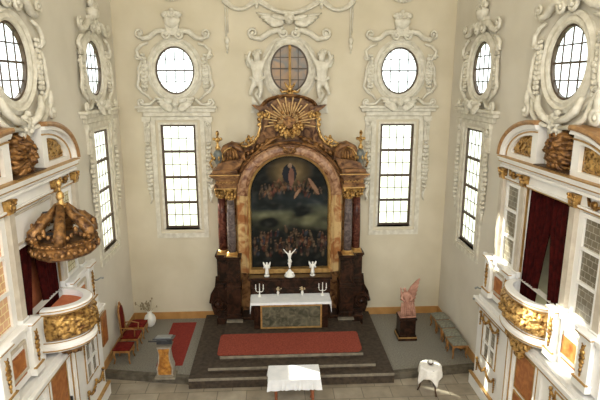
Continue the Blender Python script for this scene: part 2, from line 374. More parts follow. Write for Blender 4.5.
def surround(loc, rot, label, hood=True, crown=True, tall=0.):
    root = thing('stucco_surround', label, 'stucco ornament', loc, rot, None)
    b = MB(); p = oval(0, 0, .58, .70, 44)
    b.sweep(p, [(-.0, 0), (-.0, -.04), (-.05, -.07), (-.12, -.05), (-.17, -.10), (-.25, -.05), (-.25, 0)], closed=True)
    b.build('oval_moulding', 'stucco', root, smooth=False)
    for s in (-1, 1):
        b = MB()                                   # top scroll
        pts = [(s*.13, -.12, 1.02), (s*.30, -.14, 1.13), (s*.48, -.14, 1.10), (s*.68, -.12, .94), (s*.86, -.12, .90), (s*1.0, -.12, .98)]
        b.tube(pts, [.05, .075, .085, .08, .07, .05], 7); b.spiral(s*.17, 1.02, .14, 1.5, -s, PI/2, y=-.14, th=.05)
        b.spiral(s*.95, 1.06, .13, 1.4, s, -PI/2, y=-.13, th=.045)
        b.build('scroll', 'stucco', root, smooth=True)
        b = MB()                                   # side strap with leaf garland
        pts = [(s*.72, -.1, .78), (s*.93, -.1, .72), (s*1.08, -.1, .58), (s*1.04, -.12, .42), (s*.93, -.12, .30)]
        b.tube(pts, [.03, .05, .055, .05, .03], 6)
        pts = [(s*.97, -.1, .25), (s*1.05, -.11, .05), (s*1.06, -.11, -.25), (s*1.12, -.1, -.45), (s*1.0, -.1, -.62), (s*.84, -.1, -.72), (s*.72, -.1, -.86)]
        b.tube(pts, [.03, .045, .05, .05, .05, .045, .03], 6); b.spiral(s*1.05, .40, .09, 1.3, s, 0, y=-.12, th=.035)
        b.build('side_scroll', 'stucco', root, smooth=True)
        b = MB(); leaf_drop(b, s*.91, .5, -.62, .085, 11, 3); b.build('leaf_garland', 'stucco', root, smooth=True)
    b = MB(); b.prism([(-.14, 1.0), (.14, 1.0), (.2, 1.3), (-.2, 1.3)], -.16, 0)
    b.blob(0, -.15, 1.15, .05, .04, .05, 6); b.build('keystone', 'stucco', root)
    if crown:
        b = MB(); b.lathe([(.10, 1.28), (.2, 1.36), (.25, 1.5), (.22, 1.56), (.16, 1.56)], 0, -.12, -.07, 14, sy=.6)
        for i in range(7):
            a = -1.1+i*.37; b.blob(sin(a)*.25, -.14, 1.54+cos(a)*.08, .08, .07, .08, 7)
        for i in range(5): b.blob(-.16+.08*i, -.16, 1.50+.05*(i % 2), .06, .06, .06, 6)
        b.blob(0, -.1, 1.68, .08, .06, .09, 7)
        b.build('flower_basket', 'stucco', root, smooth=True)
    if hood:
        b = MB()                                    # shelf below the oval
        b.box(-1.22, 1.22, -.22, 0, -1.12, -1.04); b.box(-1.16, 1.16, -.16, 0, -1.22, -1.12); b.box(-1.02, 1.02, -.1, 0, -1.36, -1.22)
        b.build('shelf', 'stucco', root, bevel=.012)
        for s in (-1, 1):
            b = MB(); b.tube([(s*.55, -.14, -.80), (s*.75, -.15, -.98), (s*.95, -.15, -1.0), (s*1.05, -.15, -.96)], [.04, .05, .05, .05], 6)
            b.spiral(s*1.03, -.93, .11, 1.4, s, -PI/2, y=-.15, th=.04); b.build('end_scroll', 'stucco', root, smooth=True)
            b = MB(); wing(b, s*.08, -.93, s, .52, y=-.2, up=.25); b.build('wing', 'stucco', root, smooth=True)
        b = MB(); cherub_head(b, 0, -.24, -.95, .11); b.build('cherub_head', 'stucco', root, smooth=True)
    return root
def window_frame_stucco(loc, rot, label):
    root = thing('window_architrave', label, 'stucco ornament', loc, rot); root.scale = (1.1 if rot else 1, 1, 1)
    o = holed('panel_moulding', rect(-.82, .82, 2.82, 6.66), [rect(-.68, .68, 2.97, 6.56)], -.05, 0, 'stucco', root)
    o = holed('inner_moulding', rect(-.60, .60, 3.09, 6.49), [rect(-.53, .53, 3.13, 6.42)], -.03, 0, 'stucco', root)
    for s in (-1, 1):
        b = MB(); b.box(s*.80, s*1.06, -.11, 0, 6.52, 6.66); b.box(s*.84, s*1.02, -.07, 0, 5.9, 6.52)
        b.spiral(s*.93, 6.42, .1, 1.4, s, PI/2, y=-.09, th=.03)
        for k in range(3): b.box(s*(.86+.055*k), s*(.885+.055*k), -.1, -.06, 5.92, 6.28)
        b.build('bracket', 'stucco', root)
        b = MB(); leaf_drop(b, s*.93, 5.9, 4.25, .08, 13, 5)
        b.tube([(s*.93, -.05, 4.3), (s*.90, -.05, 4.1), (s*.96, -.05, 3.95)], [.05, .035, .012], 5)
        b.build('leaf_drop', 'stucco', root, smooth=True)
for nm, loc, rot in (('the left window of the back wall', (WL, YB, 0), 0), ('the right window of the back wall', (WR, YB, 0), 0),
                     ('the narrow window in the left wall', (XL, LO, 0), LR), ('the narrow window in the right wall', (XR, RO, 0), RR)):
    window_frame_stucco(loc, rot, 'stucco moulding with hanging leaf drops framing '+nm)
surround((WL, YB, 8.03), 0, 'stucco surround of the oval window on the back wall left of the altar')
surround((WR, YB, 8.03), 0, 'stucco surround of the oval window on the back wall right of the altar')
surround((XL, LO-.15, 8.03), LR, 'stucco surround of the farther oval window on the left wall').scale = (1.1, 1, 1)
surround((XR, RO-.2, 8.03), RR, 'stucco surround of the farther oval window on the right wall').scale = (1.1, 1, 1)
def big_surround(loc, rot, label):
    root = surround(loc, rot, label, hood=False, crown=False)
    b = MB()
    for s in (-1, 1):
        b.tube([(s*.70, -.12, -.62), (s*.62, -.16, -.86), (s*.4, -.18, -1.02), (s*.12, -.2, -1.1)], [.05, .08, .08, .05], 6)
        b.tube([(s*.95, -.1, -.66), (s*.85, -.13, -.98), (s*.6, -.15, -1.16), (s*.2, -.18, -1.2)], [.04, .06, .06, .04], 6)
        b.spiral(s*1.13, -.95, .15, 1.4, s, PI/2, y=-.12, th=.06); b.blob(s*1.12, -.12, -.70, .09, .07, .2, 8)
    for i in range(12):
        a = i*2.4; r = .05+.022*i; b.blob(r*cos(a), -.16, -1.10+r*sin(a)*.6, .07, .07, .06, 7)
    for i in range(5): b.blob(-.16+.08*i, -.12, -1.27-.04*(2-abs(i-2)), .05, .05, .09, 6)
    b.build('leaf_cluster', 'stucco', root, smooth=True); root.scale = (1.1, 1, 1)
big_surround((XL, NL, 8.03), LR, 'large stucco surround of the oval window above the left gallery')
big_surround((XR, NR, 8.03), RR, 'large stucco surround of the oval window above the right gallery')

# central oval with putti
root = thing('stucco_surround', 'stucco surround with scrolls around the painted oval window above the altar', 'stucco ornament', (AX+.03, YB, 8.09))
b = MB(); b.sweep(oval(0, 0, .58, .70, 44), [(0, 0), (0, -.05), (-.06, -.08), (-.15, -.04), (-.2, -.09), (-.28, -.04), (-.28, 0)], closed=True); b.build('oval_moulding', 'stucco', root)
for s in (-1, 1):
    b = MB(); b.tube([(s*.14, -.13, 1.0), (s*.35, -.14, 1.10), (s*.6, -.14, 1.02), (s*.85, -.13, .86), (s*1.05, -.13, .88), (s*1.18, -.13, .98)], [.05, .08, .09, .09, .07, .05], 7)
    b.spiral(s*.17, 1.02, .15, 1.5, -s, PI/2, y=-.14, th=.05); b.spiral(s*1.08, 1.02, .15, 1.4, s, -PI/2, y=-.13, th=.05); b.build('scroll', 'stucco', root, smooth=True)
    b = MB(); b.tube([(s*.85, -.12, -.5), (s*1.0, -.13, -.75), (s*.86, -.13, -1.0), (s*.62, -.12, -1.15)], [.05, .08, .08, .05], 6)
    b.prism([(s*.72, -1.32), (s*1.2, -1.32), (s*1.14, -1.1), (s*1.16, -.75), (s*1.0, -1.0)], -.12, 0)
    b.build('console', 'stucco', root, smooth=False)
t = thing('winged_cherub', 'white stucco cherub head with spread wings above the painted oval', 'stucco ornament', (AX+.03, YB, 9.50))
b = MB(); cherub_head(b, 0, -.16, 0, .14); b.build('head', 'stucco', t, smooth=True)
for s in (-1, 1):
    b = MB(); wing(b, s*.10, .0, s, .86, y=-.08, up=.20, n=5, fan=.09); b.build('wing', 'stucco', t, smooth=True)
def putto(side):
    s = side
    t = thing('putto_figure', 'white stucco putto raising its arms %s of the painted oval window' % ('left' if s < 0 else 'right'), 'figure', (AX+.03+s*.97, YB-.2, 8.10), 0, None); t.scale = (1.12, 1.12, 1.12)
    e = MB(); 
    ch = [[(0, 0, -.28, .13), (0, -.03, -.1, .125), (0, -.02, .08, .13), (0, 0, .18, .06), (0, -.02, .26, .09), (0, -.02, .36, .10), (0, -.01, .44, .05)],
          [(0, -.02, .08, .13), (-s*.17, -.02, .15, .06), (-s*.30, -.03, .38, .045), (-s*.42, -.02, .56, .035), (-s*.48, -.03, .64, .03)],
          [(0, -.02, .08, .13), (s*.17, -.02, .12, .06), (s*.24, -.04, .26, .045), (s*.16, -.05, .44, .035)],
          [(0, 0, -.28, .13), (-s*.07, -.05, -.42, .085), (-s*.1, -.1, -.6, .055), (-s*.06, -.05, -.76, .045), (-s*.06, -.11, -.8, .035)],
          [(0, 0, -.28, .13), (s*.08, -.05, -.42, .085), (s*.16, -.09, -.56, .055), (s*.2, -.03, -.7, .045)]]
    skin('body', ch, 'stucco', t, sub=2)
    b = MB()
    for i in range(10): a = i*.7; b.blob(.09*cos(a), .01+.03*sin(a), .40+.05*sin(a*1.3), .045, .05, .045, 6)
    b.build('hair', 'stucco', t, smooth=True)
    b = MB()
    for i in range(11): b.blob(-.17+.034*i, -.12+.0035*(i-5)**2*.6, -.26-.02*(5-abs(i-5))+.01*(i % 2), .045, .05, .05, 6)
    b.build('garland_belt', 'stucco', t, smooth=True)
    b = MB(); wing(b, s*.06, .12, s, .34, y=.10, up=.7, n=4); b.build('wing', 'stucco', t, smooth=True)
putto(-1); putto(1)
t = thing('drapery_swag', 'white stucco drapery swags with tassels at the very top of the back wall', 'stucco ornament', (AX+.03, YB, 9.9))
for x0, x1, dip in ((-1.95, -.95, .18), (-.95, .95, .26), (.95, 1.95, .18)):
    b = MB()
    for k in range(3):
        pts = [(x0+(x1-x0)*i/12, -.08-.02*k, .22-.07*k-(dip-.05*k+.1)*sin(PI*i/12)*1.2) for i in range(13)]
        b.tube(pts, [.03+.03*sin(PI*i/12) for i in range(13)], 6)
    b.build('swag', 'stucco', t, smooth=True)
for s in (-1, 1):
    b = MB(); x = s*1.85; b.tube([(x-.03, -.06, .25), (x-.02, -.06, -.9)], .025, 6); b.tube([(x+.05, -.05, .25), (x+.03, -.05, -.8)], .02, 6)
    b.blob(x, -.07, -1.0, .07, .06, .11, 8); b.blob(x, -.07, -1.18, .05, .05, .1, 7); b.blob(x, -.07, -1.32, .03, .04, .06, 6)
    b.build('tassel', 'stucco', t, smooth=True)
    b = MB(); b.blob(s*.95, -.1, .15, .12, .07, .1, 8); b.blob(s*.95, -.1, .0, .06, .06, .12, 7); b.build('knot', 'stucco', t, smooth=True)
for nm, x in (('left', WL), ('right', WR)):
    o = MB()
    for i in range(9): o.blob(x-.28+.07*i, YB-.1, 10.12-.07*sin(PI*i/8), .06, .07, .08, 6)
    tag(o.build('leaf_festoon', 'stucco', smooth=True), 'short stucco leaf festoon over the crown of the %s back oval window' % nm, 'stucco ornament')

# ------------------------------------------------------------------ altar steps
t = thing('altar_steps', 'dark stone stepped platform in front of and under the altar', 'steps', (AX, 0, 0))
for (w, y0, z0, z1) in ((2.72, 12.13, FL, .12), (2.26, 12.42, .12, .24), (1.98, 12.80, .24, .36)):
    cxo = -.05 if w > 2.5 else -.04
    o = MB().box(-w+cxo, w+cxo, y0+.012, 15.97, z0, z1-.003).build('step', 'step', t)
    MB().box(-w+cxo, w+cxo, y0, y0+.035, z1-.07, z1).build('nosing', 'stepedge', o, bevel=.006)
rg = MB(); 
W = 2.02; pts = []
n = 30
rp = []
for (cx, cy, a0) in ((2.46-.22, 13.06, -PI/2), (2.48-.12, 13.96, 0), (-1.60+.1, 13.96, PI/2), (-1.60+.1, 12.96, PI)):
    rr = .2 if cy < 13.5 and cx > 0 else .1
    rp += [(cx+rr*cos(a0+PI/2*i/5), cy+rr*sin(a0+PI/2*i/5)) for i in range(6)]
rg.plate(rp, .361, .378)
tag(rg.build('rug', 'rug'), 'long red rug on the top step before the altar', 'rug')
tag(MB().plate([(-3.30, 13.02), (-2.58, 13.02), (-2.56, 15.66), (-3.33, 15.66)], .001, .014).build('carpet_runner', 'rug2'), 'bright red carpet runner on the grey floor behind the lectern', 'rug')

# ------------------------------------------------------------------ retable
rt = thing('altarpiece', 'tall baroque altarpiece of red-brown and ochre marble with gilding', 'altarpiece', (AX, YB, 0))
MB().box(-2.32, 2.32, -1.0, -.0, .125, .45).build('plinth', 'marbledark', rt, bevel=.02)
MB().box(-1.25, 1.25, -1.02, -.45, .36, 1.70).box(-1.3, 1.3, -1.08, -.4, 1.70, 1.78).box(-1.22, 1.22, -1.05, -1.02, .8, 1.45).build('predella', 'marbledark', rt, bevel=.012)
body = [(-2.2, .45), (2.2, .45), (2.2, 2.0), (2.12, 2.6), (2.15, 5.05), (2.02, 5.55), (1.85, 5.86), (1.6, 5.88), (1.32, 5.80), (1.1, 5.88), (.92, 6.10), (.82, 6.35), (.80, 6.95)]
body += arc(0, 6.93, .80, .32, 0, PI, 12)[1:]
body += [(-x, z) for x, z in body[2:13]][::-1][1:]
ah = [(-1.3, 1.78), (1.3, 1.78)] + arc(0, 4.3, 1.3, 1.3, 0, PI, 24)
holed('back_body', body, [ah], -.45, 0, 'marblered', rt)
pf = [(-.19, -.45), (-.19, -.58), (-.14, -.66), (-.07, -.62), (.05, -.64), (.12, -.70), (.18, -.62), (.18, -.45)]
b = MB(); b.sweep(arc(0, 4.3, 1.46, 1.42, 0, PI, 28), pf); b.build('arch', 'marblearch', rt)
for s in (-1, 1): b = MB(); b.sweep([(s*1.46, 1.80), (s*1.46, 4.3)][::s], pf); b.build('pilaster', 'marbleyellow', rt)
ap = [(1.235, 1.90)] + arc(0, 4.3, 1.235, 1.235, 0, PI, 28) + [(-1.235, 1.90)]
b = MB(); b.sweep(ap, [(-.06, -.5), (-.04, -.66), (.02, -.62), (.04, -.5)]); b.box(-1.28, 1.28, -.72, -.5, 1.80, 1.94); b.build('inner_frame', 'goldedge', rt)
b = MB(); ap = arc(0, 4.3, 1.69, 1.62, .15, PI-.15, 28); b.sweep(ap, [(-.05, -.45), (-.05, -.75), (0, -.8), (.05, -.70), (.05, -.45)]); b.build('arch_hood', 'marblered', rt)
for s in (-1, 1):
    # pedestals
    for (xa, xb, yf, nm) in ((1.55, 1.98, -1.02, 'inner'), (1.93, 2.28, -.78, 'outer')):
        b = MB(); b.box(s*xa, s*xb, yf, -.3, .45, 2.42)
        b.box(s*(xa-.03), s*(xb+.04), yf-.05, -.3, 1.42, 1.52); b.box(s*(xa+.05), s*(xb-.05), yf-.02, -.3, 1.62, 2.3)
        b.box(s*(xa-.04), s*(xb+.05), yf-.06, -.3, 2.40, 2.47); b.box(s*(xa-.01), s*(xb+.02), yf-.03, -.3, 2.34, 2.40)
        b.box(s*(xa-.03), s*(xb+.04), yf-.05, -.3, .45, .58)
        b.build('pedestal', 'marbledark', rt, bevel=.01)
    b = MB(); b.prism([(s*2.2, .45), (s*2.42, .45), (s*2.5, .7), (s*2.47, 1.0), (s*2.36, 1.28), (s*2.28, 1.5), (s*2.25, 2.2), (s*2.15, 2.3)], -.75, -.25)
    b.spiral(s*2.28, .86, .25, 1.6, s, 0, y=-.8, th=.06); b.tube([(s*2.52, -.75, .86), (s*2.46, -.75, 1.15), (s*2.33, -.74, 1.4), (s*2.30, -.74, 1.75)], [.06, .06, .05, .04], 6)
    b.build('console_scroll', 'marbledark', rt, smooth=False)
    MB().box(s*1.5, s*2.0, -1.16, -.95, .36, .40).build('foot_plate', 'stepedge', rt)
    # columns
    for (x, y, mt, z0) in ((2.09, -.62, 'columnred', 2.47), (1.79, -.86, 'columngrey', 2.47)):
        b = MB(); b.lathe([(.125, z0+.10), (.13, z0+.7), (.122, z0+1.2), (.108, 4.28)], s*x, y, 0, 20)
        c = b.build('column', mt, rt, smooth=True)
        b = MB(); b.cbox(s*x, y, z0, .34, .34, .035); b.lathe([(.165, z0+.03), (.17, z0+.06), (.14, z0+.075), (.155, z0+.1), (.13, z0+.13)], s*x, y, 0, 18); b.build('column_base', 'goldedge', c)
        b = MB(); b.lathe([(.11, 4.24), (.135, 4.25), (.115, 4.28), (.12, 4.4), (.17, 4.55), (.19, 4.58)], s*x, y, 0, 16); b.cbox(s*x, y, 4.56, .36, .36, .04)
        for r_, z, k in ((.14, 4.33, 8), (.165, 4.43, 8)):
            for i in range(k): a = 2*PI*(i+(k*z % 1))/k; b.blob(s*x+r_*cos(a), y+r_*sin(a), z, .04, .04, .06, 6)
        for a in (PI/4, 3*PI/4, 5*PI/4, 7*PI/4): b.blob(s*x+.2*cos(a), y+.2*sin(a), 4.52, .05, .05, .05, 6)
        b.build('capital', 'golddark', c, smooth=False)
    # entablature
    b = MB(); b.box(s*1.58, s*2.24, -1.08, -.3, 4.60, 4.72); b.box(s*1.61, s*2.21, -1.04, -.3, 4.72, 4.90)
    b.box(s*1.56, s*2.26, -1.1, -.3, 4.90, 4.95); b.box(s*1.52, s*2.31, -1.17, -.3, 4.95, 5.0); b.box(s*1.48, s*2.35, -1.23, -.3, 5.0, 5.05)
    en = b.build('entablature', 'marblered', rt, bevel=.008)
    b = MB()
    for i in range(6):
        x = s*(1.66+.10*i); b.tube([(x-.04, -1.06, 4.77), (x, -1.07, 4.83), (x+.04, -1.06, 4.79)], .014, 5); b.blob(x, -1.05, 4.81, .03, .02, .02, 6)
    b.box(s*1.58, s*2.24, -1.095, -1.08, 4.60, 4.63); b.box(s*1.48, s*2.35, -1.24, -1.23, 5.03, 5.055)
    b.build('gilded_frieze', 'goldedge', en)
    # wing ornament outside the capitals
    b = MB(); b.tube([(s*2.3, -.6, 4.65), (s*2.42, -.6, 4.5), (s*2.36, -.6, 4.3), (s*2.43, -.6, 4.12)], [.03, .05, .05, .02], 6); b.spiral(s*2.40, 4.55, .07, 1.2, s, PI/2, y=-.62, th=.03); b.build('side_leaf', 'stucco', rt, smooth=True)
    # broken pediment block + rolled scroll
    b = MB(); b.box(s*1.55, s*2.28, -1.0, -.3, 5.05, 5.16); b.prism([(s*1.5, 5.16), (s*2.2, 5.16), (s*2.12, 5.34), (s*1.9, 5.42), (s*1.6, 5.45), (s*1.35, 5.5)], -.95, -.3)
    b.build('pediment_block', 'marblered', rt, bevel=.01)
    MB().prism([(s*2.0, 5.40), (s*2.02, 5.58), (s*1.92, 5.76), (s*1.72, 5.85), (s*1.50, 5.78), (s*1.36, 5.62), (s*1.3, 5.42)], -.84, -.4).build('scroll_core', 'marblered', rt)
    b = MB()
    for k in range(5): b.tube([(s*(1.55+.1*k), -.86, 5.40), (s*(1.56+.09*k), -.93, 5.55), (s*(1.6+.07*k), -.88, 5.70), (s*(1.68+.02*k), -.84, 5.80)], [.03, .045, .04, .02], 6)
    b.build('leaf_carving', 'bronze', rt, smooth=True)
    b = MB()
    for k in range(5):
        yy = -.50-.08*k
        pts = [(s*2.0, yy, 5.36), (s*2.03, yy, 5.58), (s*1.93, yy, 5.78), (s*1.72, yy, 5.88), (s*1.50, yy, 5.80), (s*1.38, yy, 5.62), (s*1.45, yy, 5.46)]
        b.tube(pts, [.05, .07, .085, .09, .085, .065, .045], 7)
    b.build('pediment_scroll', 'marblered', rt, smooth=True)
    b = MB(); b.tube([(s*1.55, -.62, 5.86), (s*1.28, -.6, 5.80), (s*1.08, -.58, 5.92), (s*.94, -.56, 6.12), (s*.86, -.55, 6.4), (s*.84, -.55, 6.85)], [.03, .045, .05, .05, .04, .03], 6)
    for z in (6.75, 6.6, 6.45): b.blob(s*.90, -.55, z, .06, .05, .07, 6)
    b.tube([(s*1.95, -.98, 5.42), (s*1.98, -.98, 5.6), (s*1.88, -.98, 5.76), (s*1.7, -.98, 5.84)], .02, 5)
    b.build('gilded_edge_scroll', 'gold', rt, smooth=True)
    b = MB()
    for i in range(6): a = i*1.1; b.blob(s*1.22+.08*cos(a), -.62, 5.98+.06*sin(a), .045, .05, .05, 6)
    b.blob(s*1.22, -.66, 6.10, .05, .05, .06, 7); b.tube([(s*1.35, -.62, 5.95), (s*1.48, -.62, 5.88)], .03, 5); b.tube([(s*1.22, -.62, 6.0), (s*1.06, -.62, 6.12)], .03, 5)
    b.build('gilded_cherub', 'gold', rt, smooth=True)
    # urns
    u = MB(); u.lathe([(.11, 5.16), (.06, 5.22), (.05, 5.30), (.09, 5.38), (.13, 5.52), (.14, 5.62), (.10, 5.70), (.06, 5.74)], s*2.12, -.85, 0, 14)
    uo = u.build('urn', 'bluestone', rt, smooth=True)
    u = MB(); u.lathe([(.05, 5.74), (.09, 5.80), (.04, 5.88), (.03, 5.95), (.07, 6.0), (.085, 6.06), (.03, 6.12), (.0, 6.16)], s*2.12, -.85, 0, 10)
    for a in (0, PI/2, PI, 3*PI/2): u.blob(s*2.12+.10*cos(a), -.85+.1*sin(a), 6.06, .05, .05, .05, 6)
    u.blob(s*2.12, -.85, 6.22, .055, .055, .09, 7)
    for a in range(6): u.blob(s*2.12+.14*cos(a), -.85+.14*sin(a), 5.5, .035, .035, .07, 5)
    u.build('gilded_finial', 'gold', uo, smooth=True)
    b = MB(); b.tube([(s*2.30, -.8, 5.18), (s*2.36, -.8, 5.35), (s*2.28, -.8, 5.5), (s*2.34, -.8, 5.66)], [.03, .04, .04, .015], 6); b.build('gilded_bracket', 'gold', rt, smooth=True)
    # attic cornice
    b = MB(); b.prism([(s*.62, 6.86), (s*.9, 6.86), (s*1.0, 6.93), (s*1.12, 7.04), (s*.98, 7.02), (s*.62, 6.98)], -.62, -.2); b.box(s*.62, s*.9, -.56, -.2, 6.78, 6.86); b.build('attic_cornice', 'marblered', rt, bevel=.006)
b = MB(); b.sweep(arc(0, 6.93, .78, .33, PI, 0, 16), [(-.02, -.2), (-.02, -.52), (.04, -.60), (.09, -.56), (.09, -.2)]); b.build('attic_arch', 'marblered', rt)
# sunburst
sb = bpy.data.objects.new('sunburst', None); C.objects.link(sb); sb.parent = rt
rnd = random.Random(5)
CZ = 6.52
for i in range(25):
    a = R(-18)+R(216)*i/24; L = .50+.16*(i % 2)+rnd.random()*.06
    if i in (0, 24): L = .42
    b = MB(); c, q = cos(a), sin(a); w = .021
    p = [(.2*c-w*.5*q, CZ+.2*q+w*.5*c), (L*1.12*c-w*q, CZ+L*1.12*q+w*c), (L*1.12*c+w*q, CZ+L*1.12*q-w*c), (.2*c+w*.5*q, CZ+.2*q-w*.5*c)]
    b.prism(p, -.66-.05*(i % 2), -.63-.05*(i % 2)); b.build('ray', 'raygold', sb)
b = MB(); b.lathe([(.0, 0), (.12, .02), (.22, .03), (.24, 0)], 0, 0, 0, 20, T=Matrix.Translation((0, -.58, CZ)) @ Matrix.Rotation(R(90), 4, 'X')); b.build('disc', 'bronze', sb, smooth=True)
b = MB()
for i in range(17):
    a = 2*PI*i/17+.2; r_ = .26+.05*(i % 3); b.blob(r_*cos(a)*1.15, -.66, CZ-.03+r_*sin(a), .075, .07, .065, 7)
b.build('cloud_wreath', 'bronze', sb, smooth=True)
for x, z in ((-.27, -.14), (.27, -.12), (0, -.36), (-.72, .22), (.72, .22), (-.14, -.3), (.16, -.28)):
    b = MB(); cherub_head(b, x, -.74, CZ+z, .06); wing(b, x-.04, CZ+z, -1, .14, y=-.72, n=3); wing(b, x+.04, CZ+z, 1, .14, y=-.72, n=3); b.build('gilded_cherub_head', 'gold', sb, smooth=True)
b = MB()
for i in range(9): a = i*.7; b.blob(.12*cos(a)*1.3, -.84, 5.70+.06*sin(a), .05, .05, .045, 6)
b.tube([(-.32, -.8, 5.86), (-.15, -.84, 5.78), (0, -.86, 5.62), (.15, -.84, 5.78), (.32, -.8, 5.86)], .035, 6)
for s in (-1, 1): b.tube([(s*.3, -.62, 6.1), (s*.55, -.6, 5.98), (s*.85, -.58, 5.75), (s*1.1, -.55, 5.6)], [.05, .07, .06, .03], 6)
b.build('crest_ornament', 'bronze', rt, smooth=True)
for s in (-1, 1):
    b = MB()
    for k in range(7):
        a = PI/2+s*(.28+.10*k); b.blob(1.78*cos(a), -.55, 4.3+1.74*sin(a)+.05*(k % 2), .1, .08, .07, 7, rot=a)
    b.build('arch_relief', 'bronze', rt, smooth=True)
# golden standard over the altarpiece
t = thing('gilded_cross_staff', 'slender gilded staff with leafy foot rising in front of the painted oval', 'ornament', (AX+.03, YB-.42, 7.34))
b = MB(); b.tube([(0, 0, .1), (0, 0, 1.30)], .038, 6); b.blob(0, 0, 1.34, .05, .04, .07, 8); b.blob(0, 0, .75, .05, .04, .05, 6); b.build('staff', 'goldedge', t, smooth=False)
b = MB()
for s in (-1, 1):
    b.tube([(0, 0, .12), (s*.12, -.02, .08), (s*.24, -.02, .06), (s*.3, -.02, .14)], [.04, .045, .04, .02], 6); b.tube([(0, 0, .15), (s*.1, -.03, .24), (s*.16, -.03, .34)], [.04, .04, .015], 6)
b.blob(0, -.04, .17, .07, .06, .12, 8); b.box(-.1, .1, -.06, .06, 0, .06); b.build('leafy_foot', 'gold', t, smooth=True)

# painting with vertex colours (figures on clouds above a crowd)
def painting():
    nx, nz = 110, 170; w, z0, ztop = 1.20, 1.93, 5.50
    rnd = random.Random(21)
    figs = []
    def fig(x, z, s, col, lean=0): figs.append((x, z, s, col, lean))
    cr = [(.30, .11, .05), (.24, .15, .09), (.13, .09, .07), (.36, .22, .14), (.20, .06, .05), (.08, .09, .12), (.28, .20, .12)]
    for i in range(120):
        x = rnd.uniform(-1.15, 1.15); z = 2.35+rnd.random()*.85*(1-.25*abs(x)); fig(x, z, .055+.045*rnd.random(), rnd.choice(cr), rnd.uniform(-.5, .5))
    for i in range(80):
        a = rnd.uniform(0, PI); rr = rnd.uniform(.45, 1.0); x = rr*cos(a)*1.0; z = 4.35+rr*sin(a)*.42-.10+rnd.uniform(-.1, .1)
        fig(x, z, .045+.045*rnd.random(), rnd.choice([(.45, .20, .10), (.40, .26, .15), (.28, .10, .07), (.16, .13, .12)]), rnd.uniform(-1, 1))
    def shade(x, z):
        n1 = noise.noise(Vector((x*1.6, z*3.0, 1.3))); n2 = noise.noise(Vector((x*5, z*7, 4.1)))
        u = (z-z0)/(ztop-z0)
        c = Vector((.014, .017, .015))
        sky = max(0, 1-abs(u-.46)/.13); c += Vector((.26, .26, .14))*sky*max(0, .45+n1*1.5+.35*x)
        c += Vector((.035, .05, .06))*max(0, 1-abs(u-.58)/.12)*(.6+n1)
        d = math.hypot(x*.8, (z-5.0)*1.1); c += Vector((.46, .31, .13))*max(0, 1-d/.62)**1.3
        c += Vector((.04, .035, .03))*max(0, n2)*.8
        for fx, fz, s, col, lean in figs:
            dx = x-fx-lean*(z-fz)*.5; dz = z-fz
            e = (dx/(s*.55))**2+(dz/(s*1.25))**2
            if e < 1: c = c.lerp(Vector(col)*(.30+.55*(1-e)*(.7+n2*1.6)), .75)
            e2 = (dx/(s*.3))**2+((dz-s*1.35)/(s*.3))**2
            if e2 < 1: c = c.lerp(Vector((.27, .16, .09)), .7)
        # central robed figure in dark mantle
        e = (x/.22)**2+((z-4.95)/.30)**2
        if e < 1: c = Vector((.025, .03, .04))
        e = ((x-.06)/.09)**2+((z-4.85)/.28)**2
        if e < 1: c = Vector((.34, .17, .12))
        e = ((x-.02)/.065)**2+((z-5.20)/.08)**2
        if e < 1: c = Vector((.42, .29, .19))
        e = ((x-.24+(z-4.35)*-.5)/.05)**2+((z-4.32)/.15)**2
        if e < 1: c = Vector((.45, .28, .18))
        e = ((x-.72+(z-4.6)*.6)/.07)**2+((z-4.55)/.26)**2
        if e < 1: c = Vector((.42, .24, .15))
        return c*(.50+.15*n2)
    vs = []; cols = []; fs = []
    for j in range(nz+1):
        for i in range(nx+1):
            x = -w+2*w*i/nx; zt = 4.3+math.sqrt(max(0, 1.2**2-x*x)); z = z0+(zt-z0)*j/nz
            vs.append((x, 0, z)); c = shade(x, z); cols.append((max(0, c.x), max(0, c.y), max(0, c.z), 1))
    for j in range(nz):
        for i in range(nx): a = j*(nx+1)+i; fs.append((a, a+1, a+nx+2, a+nx+1))
    me = bpy.data.meshes.new('altar_painting'); me.from_pydata(vs, [], fs)
    at = me.color_attributes.new('paint', 'FLOAT_COLOR', 'POINT')
    at.data.foreach_set('color', [k for c in cols for k in c])
    m, nt, out = newmat('oil_paint'); N, L = nt.nodes, nt.links
    b = N.new('ShaderNodeBsdfPrincipled'); b.inputs['Roughness'].default_value = .7; b.inputs['Specular IOR Level'].default_value = .15; a = N.new('ShaderNodeAttribute'); a.attribute_name = 'paint'
    L.new(a.outputs['Color'], b.inputs['Base Color']); L.new(b.outputs[0], out.inputs[0]); me.materials.append(m)
    o = bpy.data.objects.new('altar_painting', me); C.objects.link(o); o.location = (AX, YB-.5, 0)
    md = o.modifiers.new('s', 'SOLIDIFY'); md.thickness = .02; md.offset = -1
    tag(o, 'dark arched oil painting of figures on clouds above a crowd, in the altarpiece', 'painting')
painting()

